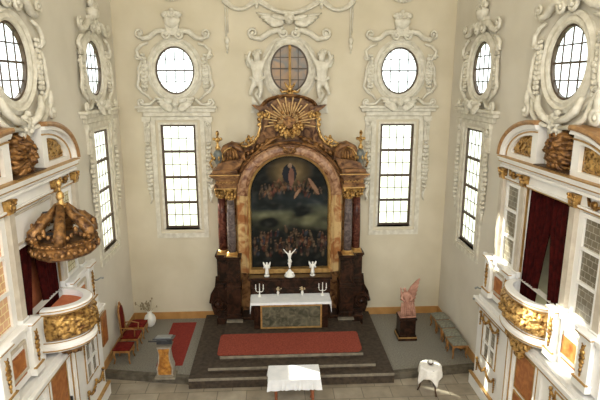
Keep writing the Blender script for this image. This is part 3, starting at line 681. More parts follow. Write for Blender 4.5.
# ------------------------------------------------------------------ mensa
t = thing('altar_table', 'dark marble high altar table with mottled green front panel', 'altar', (AX, 14.62, .36))
b = MB(); b.box(-1.12, 1.12, -.26, .32, 0, .80); b.box(-1.2, 1.2, -.32, .33, .80, .87); b.build('altar_block', 'marbledark', t, bevel=.01)
MB().box(-.90, .90, -.285, -.25, .06, .76).build('front_panel', 'antependium', t)
o = holed('panel_frame', rect(-.93, .93, .03, .79), [rect(-.88, .88, .08, .74)], -.30, -.25, 'goldedge', t)
def cloth_rect(name, w, d, z, drop, material, wav=.012, n=60, corner=.0):
    # top plus wavy skirt following a rounded rectangle
    per = []
    hw, hd = w/2, d/2
    m_ = n
    for i in range(m_): per.append((-hw+w*i/m_, -hd, 0, -1))
    k = max(6, int(m_*d/w))
    for i in range(k): per.append((hw, -hd+d*i/k, 1, 0))
    for i in range(m_): per.append((hw-w*i/m_, hd, 0, 1))
    for i in range(k): per.append((-hw, hd-d*i/k, -1, 0))
    N_ = len(per); vs = []; fs = []
    rows = 5
    for j in range(rows+1):
        u = j/rows
        for i, (x, y, nx, ny) in enumerate(per):
            cdist = min(1, min(abs(abs(x)-hw)+abs(abs(y)-hd), .15)/.15)
            a = wav*u*sin(i*.9+sin(i*.37)*2)+.012*u+corner*u*(1-cdist)
            dr = drop if not callable(drop) else drop(x, y)
            vs.append((x+(nx or (x/hw)*(1-cdist))*a, y+(ny or (y/hd)*(1-cdist))*a, z-dr*u))
    for j in range(rows):
        for i in range(N_): fs.append((j*N_+i, j*N_+(i+1) % N_, (j+1)*N_+(i+1) % N_, (j+1)*N_+i))
    fs.append(tuple(range(N_)))
    me = bpy.data.meshes.new(name); me.from_pydata(vs, [], fs)
    me.materials.append(M[material]); o = bpy.data.objects.new(name, me); C.objects.link(o)
    md = o.modifiers.new('s', 'SOLIDIFY'); md.thickness = .006; md.offset = 1
    return o
o = cloth_rect('altar_cloth', 2.44, .66, 1.242, lambda x, y: .07 if abs(x) < 1.2 and y < 0 else (.34 if abs(x) >= 1.2 and y < .2 else .05), 'linen', .004)
o.location = (AX-.01, 14.625, 0); tag(o, 'white linen cloth laid over the high altar table', 'altar cloth')
ZT = 1.248
# crucifix
t = thing('crucifix', 'white figure of the crucified on a dark cross with white foot', 'crucifix', (AX-.02, 15.1, 1.78))
b = MB(); b.box(-.022, .022, -.01, .03, .25, 1.0); b.box(-.22, .22, -.01, .03, .74, .79); b.build('cross', 'darkwood_and_shade', t)
b = MB(); b.lathe([(.17, 0), (.17, .03), (.12, .06), (.09, .13), (.05, .18), (.03, .22), (0, .23)], 0, 0, 0, 14); b.blob(-.09, -.06, .1, .05, .05, .06, 6); b.blob(.09, -.06, .1, .05, .05, .06, 6); b.build('foot', 'ceramic', t, smooth=True)
skin('body', [[(0, -.05, .52, .045), (0, -.055, .62, .042), (0, -.05, .70, .05), (0, -.05, .76, .022), (.01, -.07, .81, .033), (.01, -.06, .86, .025)],
              [(0, -.05, .70, .05), (-.07, -.04, .75, .022), (-.13, -.03, .81, .018), (-.18, -.02, .87, .014), (-.195, -.02, .89, .012)],
              [(0, -.05, .70, .05), (.07, -.04, .75, .022), (.13, -.03, .81, .018), (.18, -.02, .87, .014), (.195, -.02, .89, .012)],
              [(0, -.05, .52, .045), (-.025, -.08, .42, .03), (-.012, -.05, .33, .02), (-.005, -.07, .28, .014)],
              [(0, -.05, .52, .045), (.025, -.08, .42, .03), (.015, -.05, .33, .02), (.01, -.07, .28, .014)]], 'ceramic', t, sub=1)
b = MB(); b.lathe([(.05, .47), (.058, .52), (.052, .56)], 0, -.05, 0, 10); b.blob(.05, -.06, .5, .02, .02, .05, 6); b.build('loincloth', 'ceramic', t, smooth=True)
def angel(x, s, lab):
    t = thing('angel_statuette', lab, 'statuette', (x, 15.12, 1.78))
    MB().lathe([(.085, 0), (.085, .03), (.07, .04)], 0, 0, 0, 12).build('foot', 'ceramic', t)
    skin('body', [[(0, 0, .22, .055), (0, 0, .12, .07), (0, .0, .05, .075)], [(0, 0, .22, .055), (0, 0, .33, .055), (0, 0, .385, .022), (0, -.01, .43, .037), (0, 0, .46, .028)],
                  [(0, 0, .33, .055), (-.07, -.02, .33, .022), (-.1, -.07, .28, .016), (-.06, -.1, .32, .013)], [(0, 0, .33, .055), (.07, -.02, .33, .022), (.1, -.07, .28, .016), (.05, -.1, .32, .013)]], 'ceramic', t, sub=1)
    b = MB()
    for q in (-1, 1): b.blob(q*.07, .05, .33, .035, .015, .13, 8, rot=q*.35)
    b.build('wings', 'ceramic', t, smooth=True)
angel(AX-.73, -1, 'white angel statuette on the altar ledge left of the crucifix')
angel(AX+.70, 1, 'white angel statuette on the altar ledge right of the crucifix')
def candelabrum(x, lab):
    t = thing('candelabrum', lab, 'candelabrum', (x, 14.82, ZT), 0, None)
    b = MB(); b.lathe([(.07, 0), (.07, .015), (.025, .04), (.015, .1), (.03, .14), (.014, .18), (.014, .27)], 0, 0, 0, 12); b.build('stem', 'ceramic', t, smooth=True)
    for s in (-1, 1):
        b = MB(); b.tube([(0, 0, .16), (s*.05, 0, .13), (s*.1, 0, .16), (s*.115, 0, .22)], .010, 6); b.lathe([(.012, .22), (.025, .24), (.02, .245)], s*.115, 0, 0, 8); b.build('arm', 'ceramic', t, smooth=True)
    for s in (-1, 0, 1):
        z = .27 if s == 0 else .24; b = MB(); b.lathe([(.013, z), (.013, z+.13), (.004, z+.145)], s*.115, 0, 0, 8); b.build('candle', 'lace', t)
candelabrum(AX-.96, 'white three-armed candelabrum at the left end of the altar cloth')
candelabrum(AX+.99, 'white three-armed candelabrum at the right end of the altar cloth')
def posy(x, lab):
    t = thing('flower_vase', lab, 'vase', (x, 14.84, ZT))
    MB().lathe([(.035, 0), (.02, .02), (.04, .06), (.045, .09), (.025, .12), (.03, .14)], 0, 0, 0, 12).build('vase', 'ceramic', t, smooth=True)
    b = MB(); rnd = random.Random(int(x*100))
    for i in range(14):
        a = rnd.random()*6.28; q = rnd.random()*.1; z = .17+rnd.random()*.09; b.tube([(0, 0, .12), (q*cos(a), q*sin(a)*.6, z)], .004, 4); b.blob(q*cos(a), q*sin(a)*.6, z, .022, .022, .018, 6)
    b.build('flowers', mt_fl, t)
mt_fl = 'posy'
M['posy'] = mat('pale_flowers', (.40, .28, .12), (.62, .52, .36), rough=.8, scale=30)
posy(AX-.39, 'small white vase of dry flowers on the altar cloth, left one')
posy(AX+.36, 'small white vase of dry flowers on the altar cloth, right one')

# ------------------------------------------------------------------ gallery
def relief_grid(fn, nu, nv, h, seed, nscale=7):
    # fn(u, v) -> (point, normal)
    vs = []; fs = []
    for j in range(nv+1):
        for i in range(nu+1):
            u, v = i/nu, j/nv; p, n = fn(u, v); p = Vector(p); n = Vector(n)
            q = p*nscale+Vector((seed*3.1, 0, 0)); k = abs(noise.noise(q))+.6*abs(noise.noise(q*2.1)); e = min(1, 8*u, 8*(1-u), 6*v, 6*(1-v))
            # leaf scroll strokes
            s1 = abs(sin(u*PI*5+sin(v*PI*2+seed)*1.2))*abs(sin(v*PI*1.5+.4))
            vs.append(tuple(p+n*(h*e*(.25+1.0*k+.55*s1))))
    for j in range(nv):
        for i in range(nu): a = j*(nu+1)+i; fs.append((a, a+1, a+nu+2, a+nu+1))
    return vs, fs
def garland(b, x0, x1, z, dip, y=-.05, n=15, r=.028, seed=0):
    rnd = random.Random(seed)
    pts = [(x0+(x1-x0)*i/n, y, z-dip*sin(PI*i/n)) for i in range(n+1)]
    b.tube(pts, [.012+r*.8*sin(PI*i/n) for i in range(n+1)], 6)
    for i in range(1, n): b.blob(pts[i][0], y-.015, pts[i][2]+rnd.uniform(-.015, .015), r, r, r, 5)
def gallery(side):
    L = side == 'left'
    X = -4.46 if L else 5.38
    root = thing('gallery_front', 'white and gold two-storey oratory front %s' % ('on the left wall behind the pulpit' if L else 'on the right wall with the gilded balcony'), 'gallery', (X, GY, 0), LR if L else RR)
    B = -.0; W_ = .19
    WD = W_+.14
    # lower storey body: door hole + two window holes
    lowwin = [rect(s*1.66-.36, s*1.66+.36, .88, 1.86) for s in (-1, 1)]
    o = holed('lower_body', rect(-2.42, 2.42, FL+.0, 2.2), [rect(-.5, .5, FL+.05, 2.1)]+lowwin, 0, WD, 'white', root)
    for s in (-1, 1):
        p = MB().box(s*2.55, s*.55, -.07, WD, FL, .16).build('base_plinth', 'white', root, bevel=.01)
        MB().box(s*2.56, s*.55, -.085, -.0, .155, .185).build('gilded_line', 'goldedge', p)
    b = MB(); b.box(-2.48, 2.48, -.10, WD, 2.2, 2.28); b.box(-2.54, 2.54, -.13, WD, 2.28, 2.34); b.box(-2.36, 2.36, -.06, WD, 2.34, 2.46); b.build('ledge', 'white', root, bevel=.012)
    MB().box(-2.45, 2.45, -.085, -.06, 2.165, 2.195).build('gilded_ledge_line', 'goldedge', root); MB().box(-2.42, 2.42, -.012, .0, 2.09, 2.11).build('gilded_ledge_line', 'goldedge', root)
    # lower door
    d = MB().box(-.5, .5, .06, .11, FL+.05, 2.1).build('door', 'white', root)
    for x0, x1, z0, z1 in ((-.36, .36, 1.12, 1.98), (-.36, .36, .05, .98)):
        MB().box(x0, x1, .045, .07, z0, z1).build('door_panel', 'orange', d, bevel=.01)
        holed('panel_moulding', rect(x0-.03, x1+.03, z0-.03, z1+.03), [rect(x0, x1, z0, z1)], .035, .07, 'goldedge', d)
    MB().cbox(.43, .03, 1.03, .03, .06, .12).build('door_handle', 'darkmetal', d)
    for s in (-1, 1):
        b = MB(); b.box(s*.55, s*.78, -.05, 0, .16, 2.2); b.box(s*.60, s*.62, -.06, -.05, .3, 2.1); b.build('lower_pilaster', 'white', root)
        MB().box(s*.645, s*.665, -.062, -.05, .25, 2.15).build('gilded_line', 'goldedge', root); MB().box(s*.50, s*.53, -.02, 0, .1, 2.13).build('gilded_door_line', 'goldedge', root)
        # low window
        cx = s*1.66
        w = holed('lower_window', rect(cx-.36, cx+.36, .88, 1.86), [rect(cx-.31, cx-.02, .93, 1.34), rect(cx+.02, cx+.31, .93, 1.34), rect(cx-.31, cx-.02, 1.38, 1.81), rect(cx+.02, cx+.31, 1.38, 1.81)], -.02, .06, 'white', root)
        MB().box(cx-.33, cx+.33, .03, .05, .9, 1.84).build('pane', 'lattice', w)
        holed('window_moulding', rect(cx-.43, cx+.43, .81, 1.93), [rect(cx-.40, cx+.40, .84, 1.90)], -.02, 0, 'goldedge', root)
        for z, dip in ((2.02, .15), (.74, .15)):
            b = MB(); garland(b, cx-.50, cx, z, dip, seed=1); garland(b, cx, cx+.50, z, dip, seed=2)
            for q in (-.5, 0, .5): b.blob(cx+q, -.06, z+.02, .045, .04, .045, 7)
            for q in (-.51, .51):
                for k in range(5): b.blob(cx+q, -.05, z-.06-.06*k, .03*(1-.12*k), .025, .035, 5)
            b.build('gilded_swag', 'golddark', root, smooth=True)
    nlow = len(root.children)
    # parapet storey
    for s in (-1, 1):
        MB().box(s*.86, s*2.34, .02, WD, 2.46, 3.42).build('parapet', 'white', root)
        MB().box(s*1.24, s*1.70, -.0, .02, 2.72, 3.18).build('orange_panel', 'orange', root)
        holed('panel_moulding', rect(min(s*1.19, s*1.75), max(s*1.19, s*1.75), 2.67, 3.23), [rect(min(s*1.24, s*1.70), max(s*1.24, s*1.70), 2.72, 3.18)], -.02, .02, 'greypaint', root)
        for x, hw in ((.95, .13), (1.97, .17)):
            b = MB(); b.box(s*x-hw, s*x+hw, -.07, .02, 2.46, 3.36); b.box(s*x-hw-.03, s*x+hw+.03, -.10, .02, 2.46, 2.60)
            b.box(s*x-hw-.02, s*x+hw+.02, -.09, .04, 3.36, 3.41); b.box(s*x-hw-.04, s*x+hw+.04, -.12, .04, 3.41, 3.47)
            p = b.build('pedestal', 'white', root, bevel=.008)
            MB().box(s*x-hw-.032, s*x+hw+.032, -.108, -.05, 2.60, 2.62).build('gilded_line', 'goldedge', p); MB().box(s*x-hw-.043, s*x+hw+.043, -.125, -.05, 3.425, 3.445).build('gilded_line', 'goldedge', p)
            b = MB()
            for k in range(6): u = k/5; q = .035+.05*sin(PI*min(1, u*1.15)); b.blob(s*x, -.09, 3.22-.085*k, q, .03, .05, 7)
            b.tube([(s*x-.05, -.08, 3.28), (s*x, -.09, 3.22), (s*x+.05, -.08, 3.28)], .012, 5); b.blob(s*x, -.09, 2.72, .02, .02, .05, 5)
            b.build('gilded_drop', 'golddark', p, smooth=True)
        for xa, xb in ((1.12, 1.80), (2.18, 2.34)): MB().box(s*xa, s*xb, -.05, .04, 3.36, 3.46).build('parapet_cornice', 'white', root, bevel=.008)
    for k, c in enumerate(root.children): c.location = (0, -.14, .11 if k >= nlow else 0)
    # upper storey
    uw = [rect(s*1.48-.30, s*1.48+.30, 3.55, 5.42) for s in (-1, 1)]
    o = holed('upper_body', rect(-2.08, 2.08, 3.42, 6.02), [rect(-.85, .85, 3.42+.001, 4.78 if L else 5.5)]+uw, .03, W_, 'white', root)
    for s in (-1, 1):
        cx = s*1.48
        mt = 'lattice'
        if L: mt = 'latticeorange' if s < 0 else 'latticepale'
        hs = [(3.60, 4.18), (4.24, 4.80), (4.86, 5.38)]
        w = holed('upper_window', rect(cx-.30, cx+.30, 3.55, 5.42), [rect(cx-.26, cx+.26, a, b_) for a, b_ in hs], .0, .07, 'white', root)
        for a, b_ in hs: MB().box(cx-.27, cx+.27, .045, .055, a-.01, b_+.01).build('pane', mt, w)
        holed('window_moulding', rect(cx-.33, cx+.33, 3.51, 5.46), [rect(cx-.30, cx+.30, 3.55, 5.42)], .0, .03, 'white', root)
        for x in (.93, 1.96):
            b = MB(); b.box(s*x-.085, s*x+.085, -.06, .03, 3.47, 5.52); p = b.build('pilaster', 'greypaint', root)
            b = MB(); b.box(s*x-.125, s*x+.125, -.08, .03, 3.47, 3.60); b.build('pilaster_base', 'white', p, bevel=.008)
            b = MB(); b.box(s*x-.10, s*x+.10, -.08, .02, 5.5, 5.53); b.prism([(s*x-.085, 5.52), (s*x+.085, 5.52), (s*x+.12, 5.74), (s*x-.12, 5.74)], -.09, .02)
            for k in range(4): b.blob(s*x-.075+.05*k, -.085, 5.59, .024, .025, .05, 6); b.blob(s*x-.09+.06*k, -.10, 5.66, .024, .025, .035, 6)
            for q in (-.11, .11): b.blob(s*x+q, -.10, 5.715, .032, .03, .032, 7)
            b.build('capital', 'golddark', p)
        b = MB(); garland(b, cx-.22, cx+.22, 5.72, .12, y=.0, n=8, r=.03, seed=4); b.blob(cx, -.03, 5.66, .08, .05, .07, 8); b.tube([(cx-.22, 0, 5.74), (cx-.14, -.02, 5.62), (cx, -.03, 5.64)], .03, 6); b.build('frieze_garland', 'golddark', root, smooth=True)
        b = MB(); b.box(s*.835, s*.85, -.0, .05, 3.45, 4.80 if L else 5.53); b.build('door_edging', 'goldedge', root)
    b = MB(); b.box(-2.08, 2.08, -.03, .03, 5.52, 5.56); b.box(-2.10, 2.10, -.06, W_, 5.76, 5.82); b.box(-2.12, 2.12, -.09, W_, 5.90, 5.96); b.box(-2.15, 2.15, -.12, W_, 5.96, 6.02); b.box(-2.08, 2.08, -.03, W_, 5.82, 5.90)
    b.build('entablature', 'white', root, bevel=.006)
    b = MB(); b.box(-2.125, 2.125, -.10, -.0, 5.885, 5.90); b.box(-2.155, 2.155, -.127, -.0, 5.998, 6.022); b.box(-2.09, 2.09, -.035, .03, 5.50, 5.518); b.build('gilded_line', 'goldedge', root)
    if L: holed('panel_moulding', rect(-.80, .80, 4.86, 5.44), [rect(-.76, .76, 4.90, 5.40)], .0, .03, 'greypaint', root)
    # two half pediments
    for s in (-1, 1):
        xo, xi = 2.16, .63
        def q(x, rx, rz, z0=6.04): return [(s*(xi+rx*cos(a)), z0+rz*sin(a)) for a in [PI/2*i/14 for i in range(15)]]
        oq = q(0, 1.60, .80); iq = [(s*(xi+.22), 6.12)] + [(s*(xi+.22+.90*cos(a)), 6.12+.47*sin(a)) for a in [PI/2*i/12 for i in range(13)]]
        p = holed('half_pediment', [(s*xi, 6.02)]+[(s*(xi+1.46), 6.02)]+q(0, 1.45, .75), [iq], .0, W_, 'white', root)
        MB().prism(iq, .08, .14).build('gilded_panel', 'golddark', p)
        vs, fs = relief_grid(lambda u, v: ((s*(xi+.24+.86*u*math.sqrt(max(.0, 1-(.92*v)**2))), .08, 6.14+.42*v), (0, -1, 0)), 22, 14, .06, 3 if s > 0 else 5, 11)
        b = MB(); b.add(vs, fs); b.build('gilded_relief', 'gold', p, smooth=True)
        path = q(0, 1.48, .78)
        b = MB(); b.sweep(path, [(-.09, .0), (-.09, -.05), (-.03, -.08), (.05, -.10), (.05, W_), (-.09, W_)]); b.build('arch_moulding', 'white', p)
        b = MB(); b.sweep(q(0, 1.54, .84), [(-.05, W_), (-.05, -.12), (.0, -.14), (.04, -.12), (.04, W_)]); b.build('gilded_arch_edge', 'archbrown', p)
        b = MB(); b.sweep(q(0, 1.32, .64), [(-.015, -.02), (.015, -.02), (.015, .0), (-.015, .0)]); b.build('gilded_inner_line', 'goldedge', p)
    # shell cartouche
    b = MB(); vs = [(0, -.42, 6.42)]; fs = []; nr, na = 14, 120
    for j in range(1, nr+1):
        u = j/nr
        for i in range(na):
            a = 2*PI*i/na; lob = 1+.10*abs(sin(a*3.5+.5))+.07*noise.noise(Vector((cos(a)*2, sin(a)*2, .5 if L else 3)))
            rx, rz = .52*lob, (.43 if sin(a) > 0 else .46)*lob
            x, z = rx*u*cos(a)*(1-.42*max(0, -sin(a))), 6.44+rz*u*sin(a)
            y = -.40+.26*u*u-.085*abs(sin(a*8+u*2.5))*u-.12*abs(noise.noise(Vector((x*8, z*8, 1))))*1.6
            vs.append((x, y, z))
    for i in range(na): fs.append((0, 1+i, 1+(i+1) % na))
    for j in range(nr-1):
        for i in range(na): fs.append((1+j*na+i, 1+j*na+(i+1) % na, 1+(j+1)*na+(i+1) % na, 1+(j+1)*na+i))
    b.add(vs, fs); n0 = len(vs)
    sh = b.build('shell_cartouche', 'bronze', root, smooth=True)
    md = sh.modifiers.new('s', 'SOLIDIFY'); md.thickness = .06; md.offset = 0; sh.location = (0, .40, .50); sh.scale = (.80, 1, .86); sh.location.z = .83
    b = MB(); rnd = random.Random(3)
    for i in range(30):
        a = 2*PI*i/30; k = 1+.12*rnd.random(); b.blob(.47*k*cos(a)*(1-.42*max(0, -sin(a))), -.18, 6.42+.40*k*sin(a), .055+.03*rnd.random(), .06, .05+.03*rnd.random(), 6, rot=a)
    b.build('leaf_rim', 'golddark', root, smooth=True).location = (0, .40, .0)
    MB().box(-.62, .62, -.04, W_, 6.02, 6.04).build('recess_board', 'darkwood_and_shade', root)
    b = MB(); b.box(-.12, .12, -.0, .20, 6.03, 6.3); b.tube([(0, .2, 6.4), (0, -.2, 6.4)], .08, 8)
    for i in range(5): a = PI*1.15+i*PI*.7/4; b.tube([(.1*cos(a), -.44, 6.38+.1*sin(a)), (.34*cos(a), -.36, 6.38+.34*sin(a)), (.52*cos(a), -.2, 6.42+.5*sin(a))], [.03, .05, .03], 6)
    b.build('cartouche_stem', 'bronze', root, smooth=True).location = (0, .40, -.02)
    return root
GL = gallery('left'); GR = gallery('right')
def bowl(root, ry, cx=0, a_full=PI, z0=2.46, zt=3.36, rx=.80, pulpit=False):
    # half-oval balcony: angles run from -x through the front (-y) to +x
    def P(r_, a, z): return (cx-(rx+r_)*cos(a), -(ry+r_)*sin(a)+.0, z)
    def ring(prof, name, material, parent, n=28):
        b = MB(); vs = []; fs = []; k = len(prof)
        for i in range(n+1):
            a = PI*i/n
            for r_, z in prof: vs.append(P(r_, a, z))
        for i in range(n):
            for q in range(k): fs.append((i*k+q, i*k+(q+1) % k, (i+1)*k+(q+1) % k, (i+1)*k+q))
        b.add(vs, fs); return b.build(name, material, parent)
    w = ring([(-.10, z0+.05), (0, z0+.05), (0, zt), (-.10, zt)], 'wall_shell', 'white', root)
    ring([(-.11, zt-.02), (.03, zt-.05), (.06, zt+.0), (.07, zt+.04), (.03, zt+.07), (-.11, zt+.07)], 'handrail', 'white', root)
    ring([(.045, zt-.045), (.06, zt-.045), (.065, zt-.02), (.045, zt-.02)], 'gilded_line', 'goldedge', root)
    ring([(.06, zt+.03), (.078, zt+.03), (.075, zt+.045), (.06, zt+.045)], 'gilded_line', 'goldedge', root)
    ring([(-.1, z0-.04), (.06, z0-.04), (.10, z0+.02), (.10, z0+.09), (.03, z0+.14), (-.1, z0+.14)], 'bottom_moulding', 'white', root)
    ring([(.09, z0-.0), (.105, z0+.0), (.11, z0+.025), (.09, z0+.025)], 'gilded_line', 'goldedge', root)
    ring([(.03, z0+.135), (.045, z0+.14), (.045, z0+.155), (.03, z0+.155)], 'gilded_line', 'goldedge', root)
    def fn(u, v):
        a = PI*(.02+.96*u); z = z0+.17+(zt-z0-.24)*v; bul = .05*sin(PI*v); n = Vector((-cos(a), -sin(a), 0)); return P(.01+bul, a, z), n
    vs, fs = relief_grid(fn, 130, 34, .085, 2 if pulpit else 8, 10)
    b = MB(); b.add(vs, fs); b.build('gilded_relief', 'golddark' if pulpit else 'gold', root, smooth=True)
    n = 24; poly = [P(-.02, PI*i/n, 0)[:2] for i in range(n+1)]
    b = MB(); b.plate(poly, z0-.02, z0+.04); b.build('balcony_floor', 'white', root)
bal = thing('balcony', 'gilded bow-fronted balcony projecting from the right gallery front', 'balcony', (5.29, GY+.02, 0), RR)
bowl(bal, .40, rx=.74, z0=2.66, zt=3.40)
b = MB()
for i in range(4):
    z = 2.58-.11*i; w = .55-.10*i; b.blob(0, -.16+.02*i, z, w, .26-.04*i, .09, 14)
for i in range(9): b.blob(-.4+.1*i, -.26, 2.44-.05*(4-abs(i-4)), .07, .06, .09, 7)
b.blob(0, -.16, 2.12, .14, .1, .14, 8)
b.build('leaf_corbel', 'gold', bal, smooth=True, noisy=.03, nscale=9)
pul = thing('pulpit', 'round pulpit with gilded relief and orange-red lining on the left wall', 'pulpit', (-4.40, 9.74, 0), LR)
for xa, xb in ((-1.06, -.55), (.55, .66)): MB().box(xa, xb, .0, .12, 2.46, 3.40).build('parapet_return', 'white', pul)
bowl(pul, .68, pulpit=True, rx=.56, z0=2.66, zt=3.42)
b = MB()
n = 24; poly = [(-(.47)*cos(PI*i/n), -(.59)*sin(PI*i/n)) for i in range(n+1)]
b.plate(poly, 2.68, 3.36); b.build('lining_cushion', 'orangecloth', pul)
b = MB()
for i in range(4):
    z = 2.60-.09*i; w = .42-.10*i; b.blob(.0, -.28+.05*i, z, w, .3-.05*i, .08, 14)
for i in range(7): b.blob(-.3+.1*i, -.42, 2.50-.04*(3-abs(i-3)), .06, .06, .07, 7)
b.build('leaf_corbel', 'bronze', pul, smooth=True, noisy=.03, nscale=9)
# pulpit canopy
can = thing('pulpit_canopy', 'crown-shaped carved sounding board hanging above the pulpit', 'canopy', (-3.98, GY+.04, 4.50), LR)
can.scale = (.88, .88, .82)
b = MB(); prof = [(.50, .05), (.66, .0), (.74, .06), (.76, .18), (.70, .26), (.74, .32), (.70, .38), (.60, .36)]; b.lathe(prof, 0, 0, 0, 40, sy=.86); o = b.build('rim', 'bronze', can, noisy=.02, nscale=7)
MB().lathe([(.62, .05), (.0, .06)], 0, 0, 0, 30, sy=.86).build('underside', 'darkwood_and_shade', can)
MB().lathe([(.66, .3), (.6, .34), (.34, .42), (.0, .46)], 0, 0, 0, 30, sy=.86).build('top_board', 'darkwood_and_shade', can)
b = MB()
for i in range(36): a = 2*PI*i/36; b.blob(.77*cos(a), .66*sin(a), .16+.03*(i % 2), .055, .055, .07, 6); b.blob(.73*cos(a+.08), .63*sin(a+.08), .34, .05, .05, .04, 6)
b.build('leaf_band', 'bronze', can, smooth=True)
for i in range(6):
    a = 2*PI*i/6+.3; c, s = cos(a), sin(a)*.86
    b = MB(); b.tube([(c*.72, s*.72, .38), (c*.70, s*.70, .60), (c*.50, s*.50, .78), (c*.30, s*.30, .90), (c*.10, s*.10, 1.12)], [.12, .135, .12, .10, .07], 7)
    b.blob(c*.76, s*.76, .50, .09, .09, .1, 8); b.blob(c*.55, s*.55, .84, .06, .06, .06, 7); b.build('crown_arm', 'bronze', can, smooth=True, noisy=.035, nscale=9)
    a += PI/6; c, s = cos(a), sin(a)*.86
    b = MB()
    for k in range(7): q = (k-3)*.095; b.blob(c*.68-s*q, s*.68+c*q, .46+.05*(3-abs(k-3)), .05, .05, .06, 6)
    b.blob(c*.68, s*.68, .68, .05, .05, .08, 7); b.build('crest_leaf', 'bronze', can, smooth=True)
b = MB(); b.lathe([(.10, 1.0), (.16, 1.06), (.09, 1.14), (.05, 1.22), (.09, 1.32), (.07, 1.4), (.03, 1.46)], 0, 0, 0, 12); b.tube([(0, 0, 1.4), (0, .0, 1.6)], .03, 6); b.blob(0, 0, 1.62, .06, .06, .1, 8)
for i in range(6): a = i*PI/3; b.blob(.12*cos(a), .12*sin(a), 1.1, .05, .05, .06, 6)
b.build('finial', 'gold', can, smooth=True)
MB().tube([(0, .1, .40), (0, .40, .42)], .05, 6).build('wall_bracket', 'darkmetal', can); MB().tube([(0, .0, 1.0), (0, .40, .95)], .02, 6).build('tie_rod', 'darkmetal', can)

# curtains
def curtain(root_x, rot, s, label, gap_top=.02, gap_bot=.5, ztop=5.46, zbot=2.6, material='curtain', zsplit=4.75, outer=.85):
    b = MB(); nu, nv = 46, 26; vs = []; fs = []
    for j in range(nv+1):
        v = j/nv; z = ztop+(zbot-ztop)*v
        k = 0 if z > zsplit else ((zsplit-z)/(zsplit-zbot)); inner = gap_top+(gap_bot-gap_top)*min(1, k*1.25)**.8; 
        for i in range(nu+1):
            u = i/nu; x = s*(inner+(outer-inner)*u); vs.append((x, .09+.04*sin(u*PI*11+v*1.2)+.015*sin(u*29), z))
    for j in range(nv):
        for i in range(nu): a = j*(nu+1)+i; fs.append((a, a+1, a+nu+2, a+nu+1))
    b.add(vs, fs); o = b.build('curtain', material, smooth=True, recalc=False); md = o.modifiers.new('s', 'SOLIDIFY'); md.thickness = .01
    o.location = (root_x, GY, 0); o.rotation_euler = (0, 0, rot); tag(o, label, 'curtain'); return o
curtain(5.40, RR, -1, 'dark red curtain in the right gallery opening, half nearer the altar', gap_bot=.36)
curtain(5.40, RR, 1, 'dark red curtain in the right gallery opening, half farther from the altar', gap_bot=.22)
curtain(-4.48, LR, -1, 'dark red curtain behind the pulpit, half farther from the altar', gap_bot=.40, ztop=4.76, zsplit=4.7)
curtain(-4.48, LR, 1, 'dark red curtain behind the pulpit, half nearer the altar', gap_bot=.30, ztop=4.76, zsplit=4.7)
ob = MB().box(XL-.16, XL-.14, GY-.84, GY+.84, 2.47, 4.8).build('orange_lit_sheet', 'orangecloth'); tag(ob, 'orange-red sheet for the orange-lit part between the curtains behind the pulpit', 'curtain')  # orange light on the drapes put into this sheet's colour

# ------------------------------------------------------------------ furniture
def stool(name, label, cat, loc, rot, seatmat, group=None, back=False, w=.44):
    t = thing(name, label, cat, loc, rot, group); h = w/2
    for sx in (-1, 1):
        for sy in (-1, 1):
            x, y = sx*(h-.03), sy*(h-.03)
            MB().tube([(x, y, .36), (x+sx*.015, y+sy*.015, .26), (x-sx*.01, y-sy*.01, .12), (x+sx*.02, y+sy*.02, 0)], [.035, .03, .02, .022], 7).build('leg', 'wood', t, smooth=True)
    b = MB(); b.box(-h, h, -h, -h+.025, .33, .41); b.box(-h, h, h-.025, h, .33, .41); b.box(-h, -h+.025, -h, h, .33, .41); b.box(h-.025, h, -h, h, .33, .41)
    b.blob(0, -h, .33, .08, .02, .035, 8); b.blob(0, h, .33, .08, .02, .035, 8); b.blob(h, 0, .33, .02, .08, .035, 8); b.build('seat_frame', 'wood', t, bevel=.005)
    vs = []; fs = []; n = 8
    for j in range(n+1):
        for i in range(n+1):
            x, y = -h-.005+(w+.01)*i/n, -h-.005+(w+.01)*j/n; e = (1-(2*i/n-1)**4)*(1-(2*j/n-1)**4); vs.append((x, y, .43+.06*e))
    for j in range(n):
        for i in range(n): a = j*(n+1)+i; fs.append((a, a+1, a+n+2, a+n+1))
    b = MB(); b.add(vs, fs); b.box(-h-.005, h+.005, -h-.005, h+.005, .40, .432); b.build('seat_cushion', seatmat, t, smooth=False)
    if back:
        b = MB(); b.tube([(-.19, .21, .40), (-.20, .24, .9), (-.17, .27, 1.22), (-.08, .28, 1.36), (0, .285, 1.40), (.08, .28, 1.36), (.17, .27, 1.22), (.20, .24, .9), (.19, .21, .40)], .03, 7)
        b.blob(0, .28, 1.43, .06, .03, .05, 8); bf = b.build('back_frame', 'wood', t, smooth=True)
        b = MB(); b.prism([(-.17, .55), (.17, .55), (.18, .9), (.15, 1.2), (.06, 1.34), (-.06, 1.34), (-.15, 1.2), (-.18, .9)], .225, .26); b.build('back_cushion', seatmat, t, bevel=.01)
        for s in (-1, 1):
            MB().tube([(s*.2, .23, .72), (s*.23, .0, .72), (s*.22, -.17, .68), (s*.2, -.15, .42)], .02, 6).build('armrest', 'wood', t, smooth=True)
    return t
g0 = 'grey stools along the right wall'
ys = (13.20, 13.74, 14.30, 14.86)
lab = ('grey cushioned stool with curved wooden legs, nearest of the row by the right wall', 'grey cushioned stool, second from the nearest in the row by the right wall',
       'grey cushioned stool, second from the back in the row by the right wall', 'grey cushioned stool, farthest back in the row by the right wall')
s0 = stool('stool', lab[0], 'stool', (5.24, ys[0], 0), R(3), 'greycloth', g0)
for i in (1, 2, 3):
    c = copy_tree(s0); c.location = (5.26, ys[i], 0); c.rotation_euler = (0, 0, R((0, -4, 2, 5)[i])); c['label'] = lab[i]
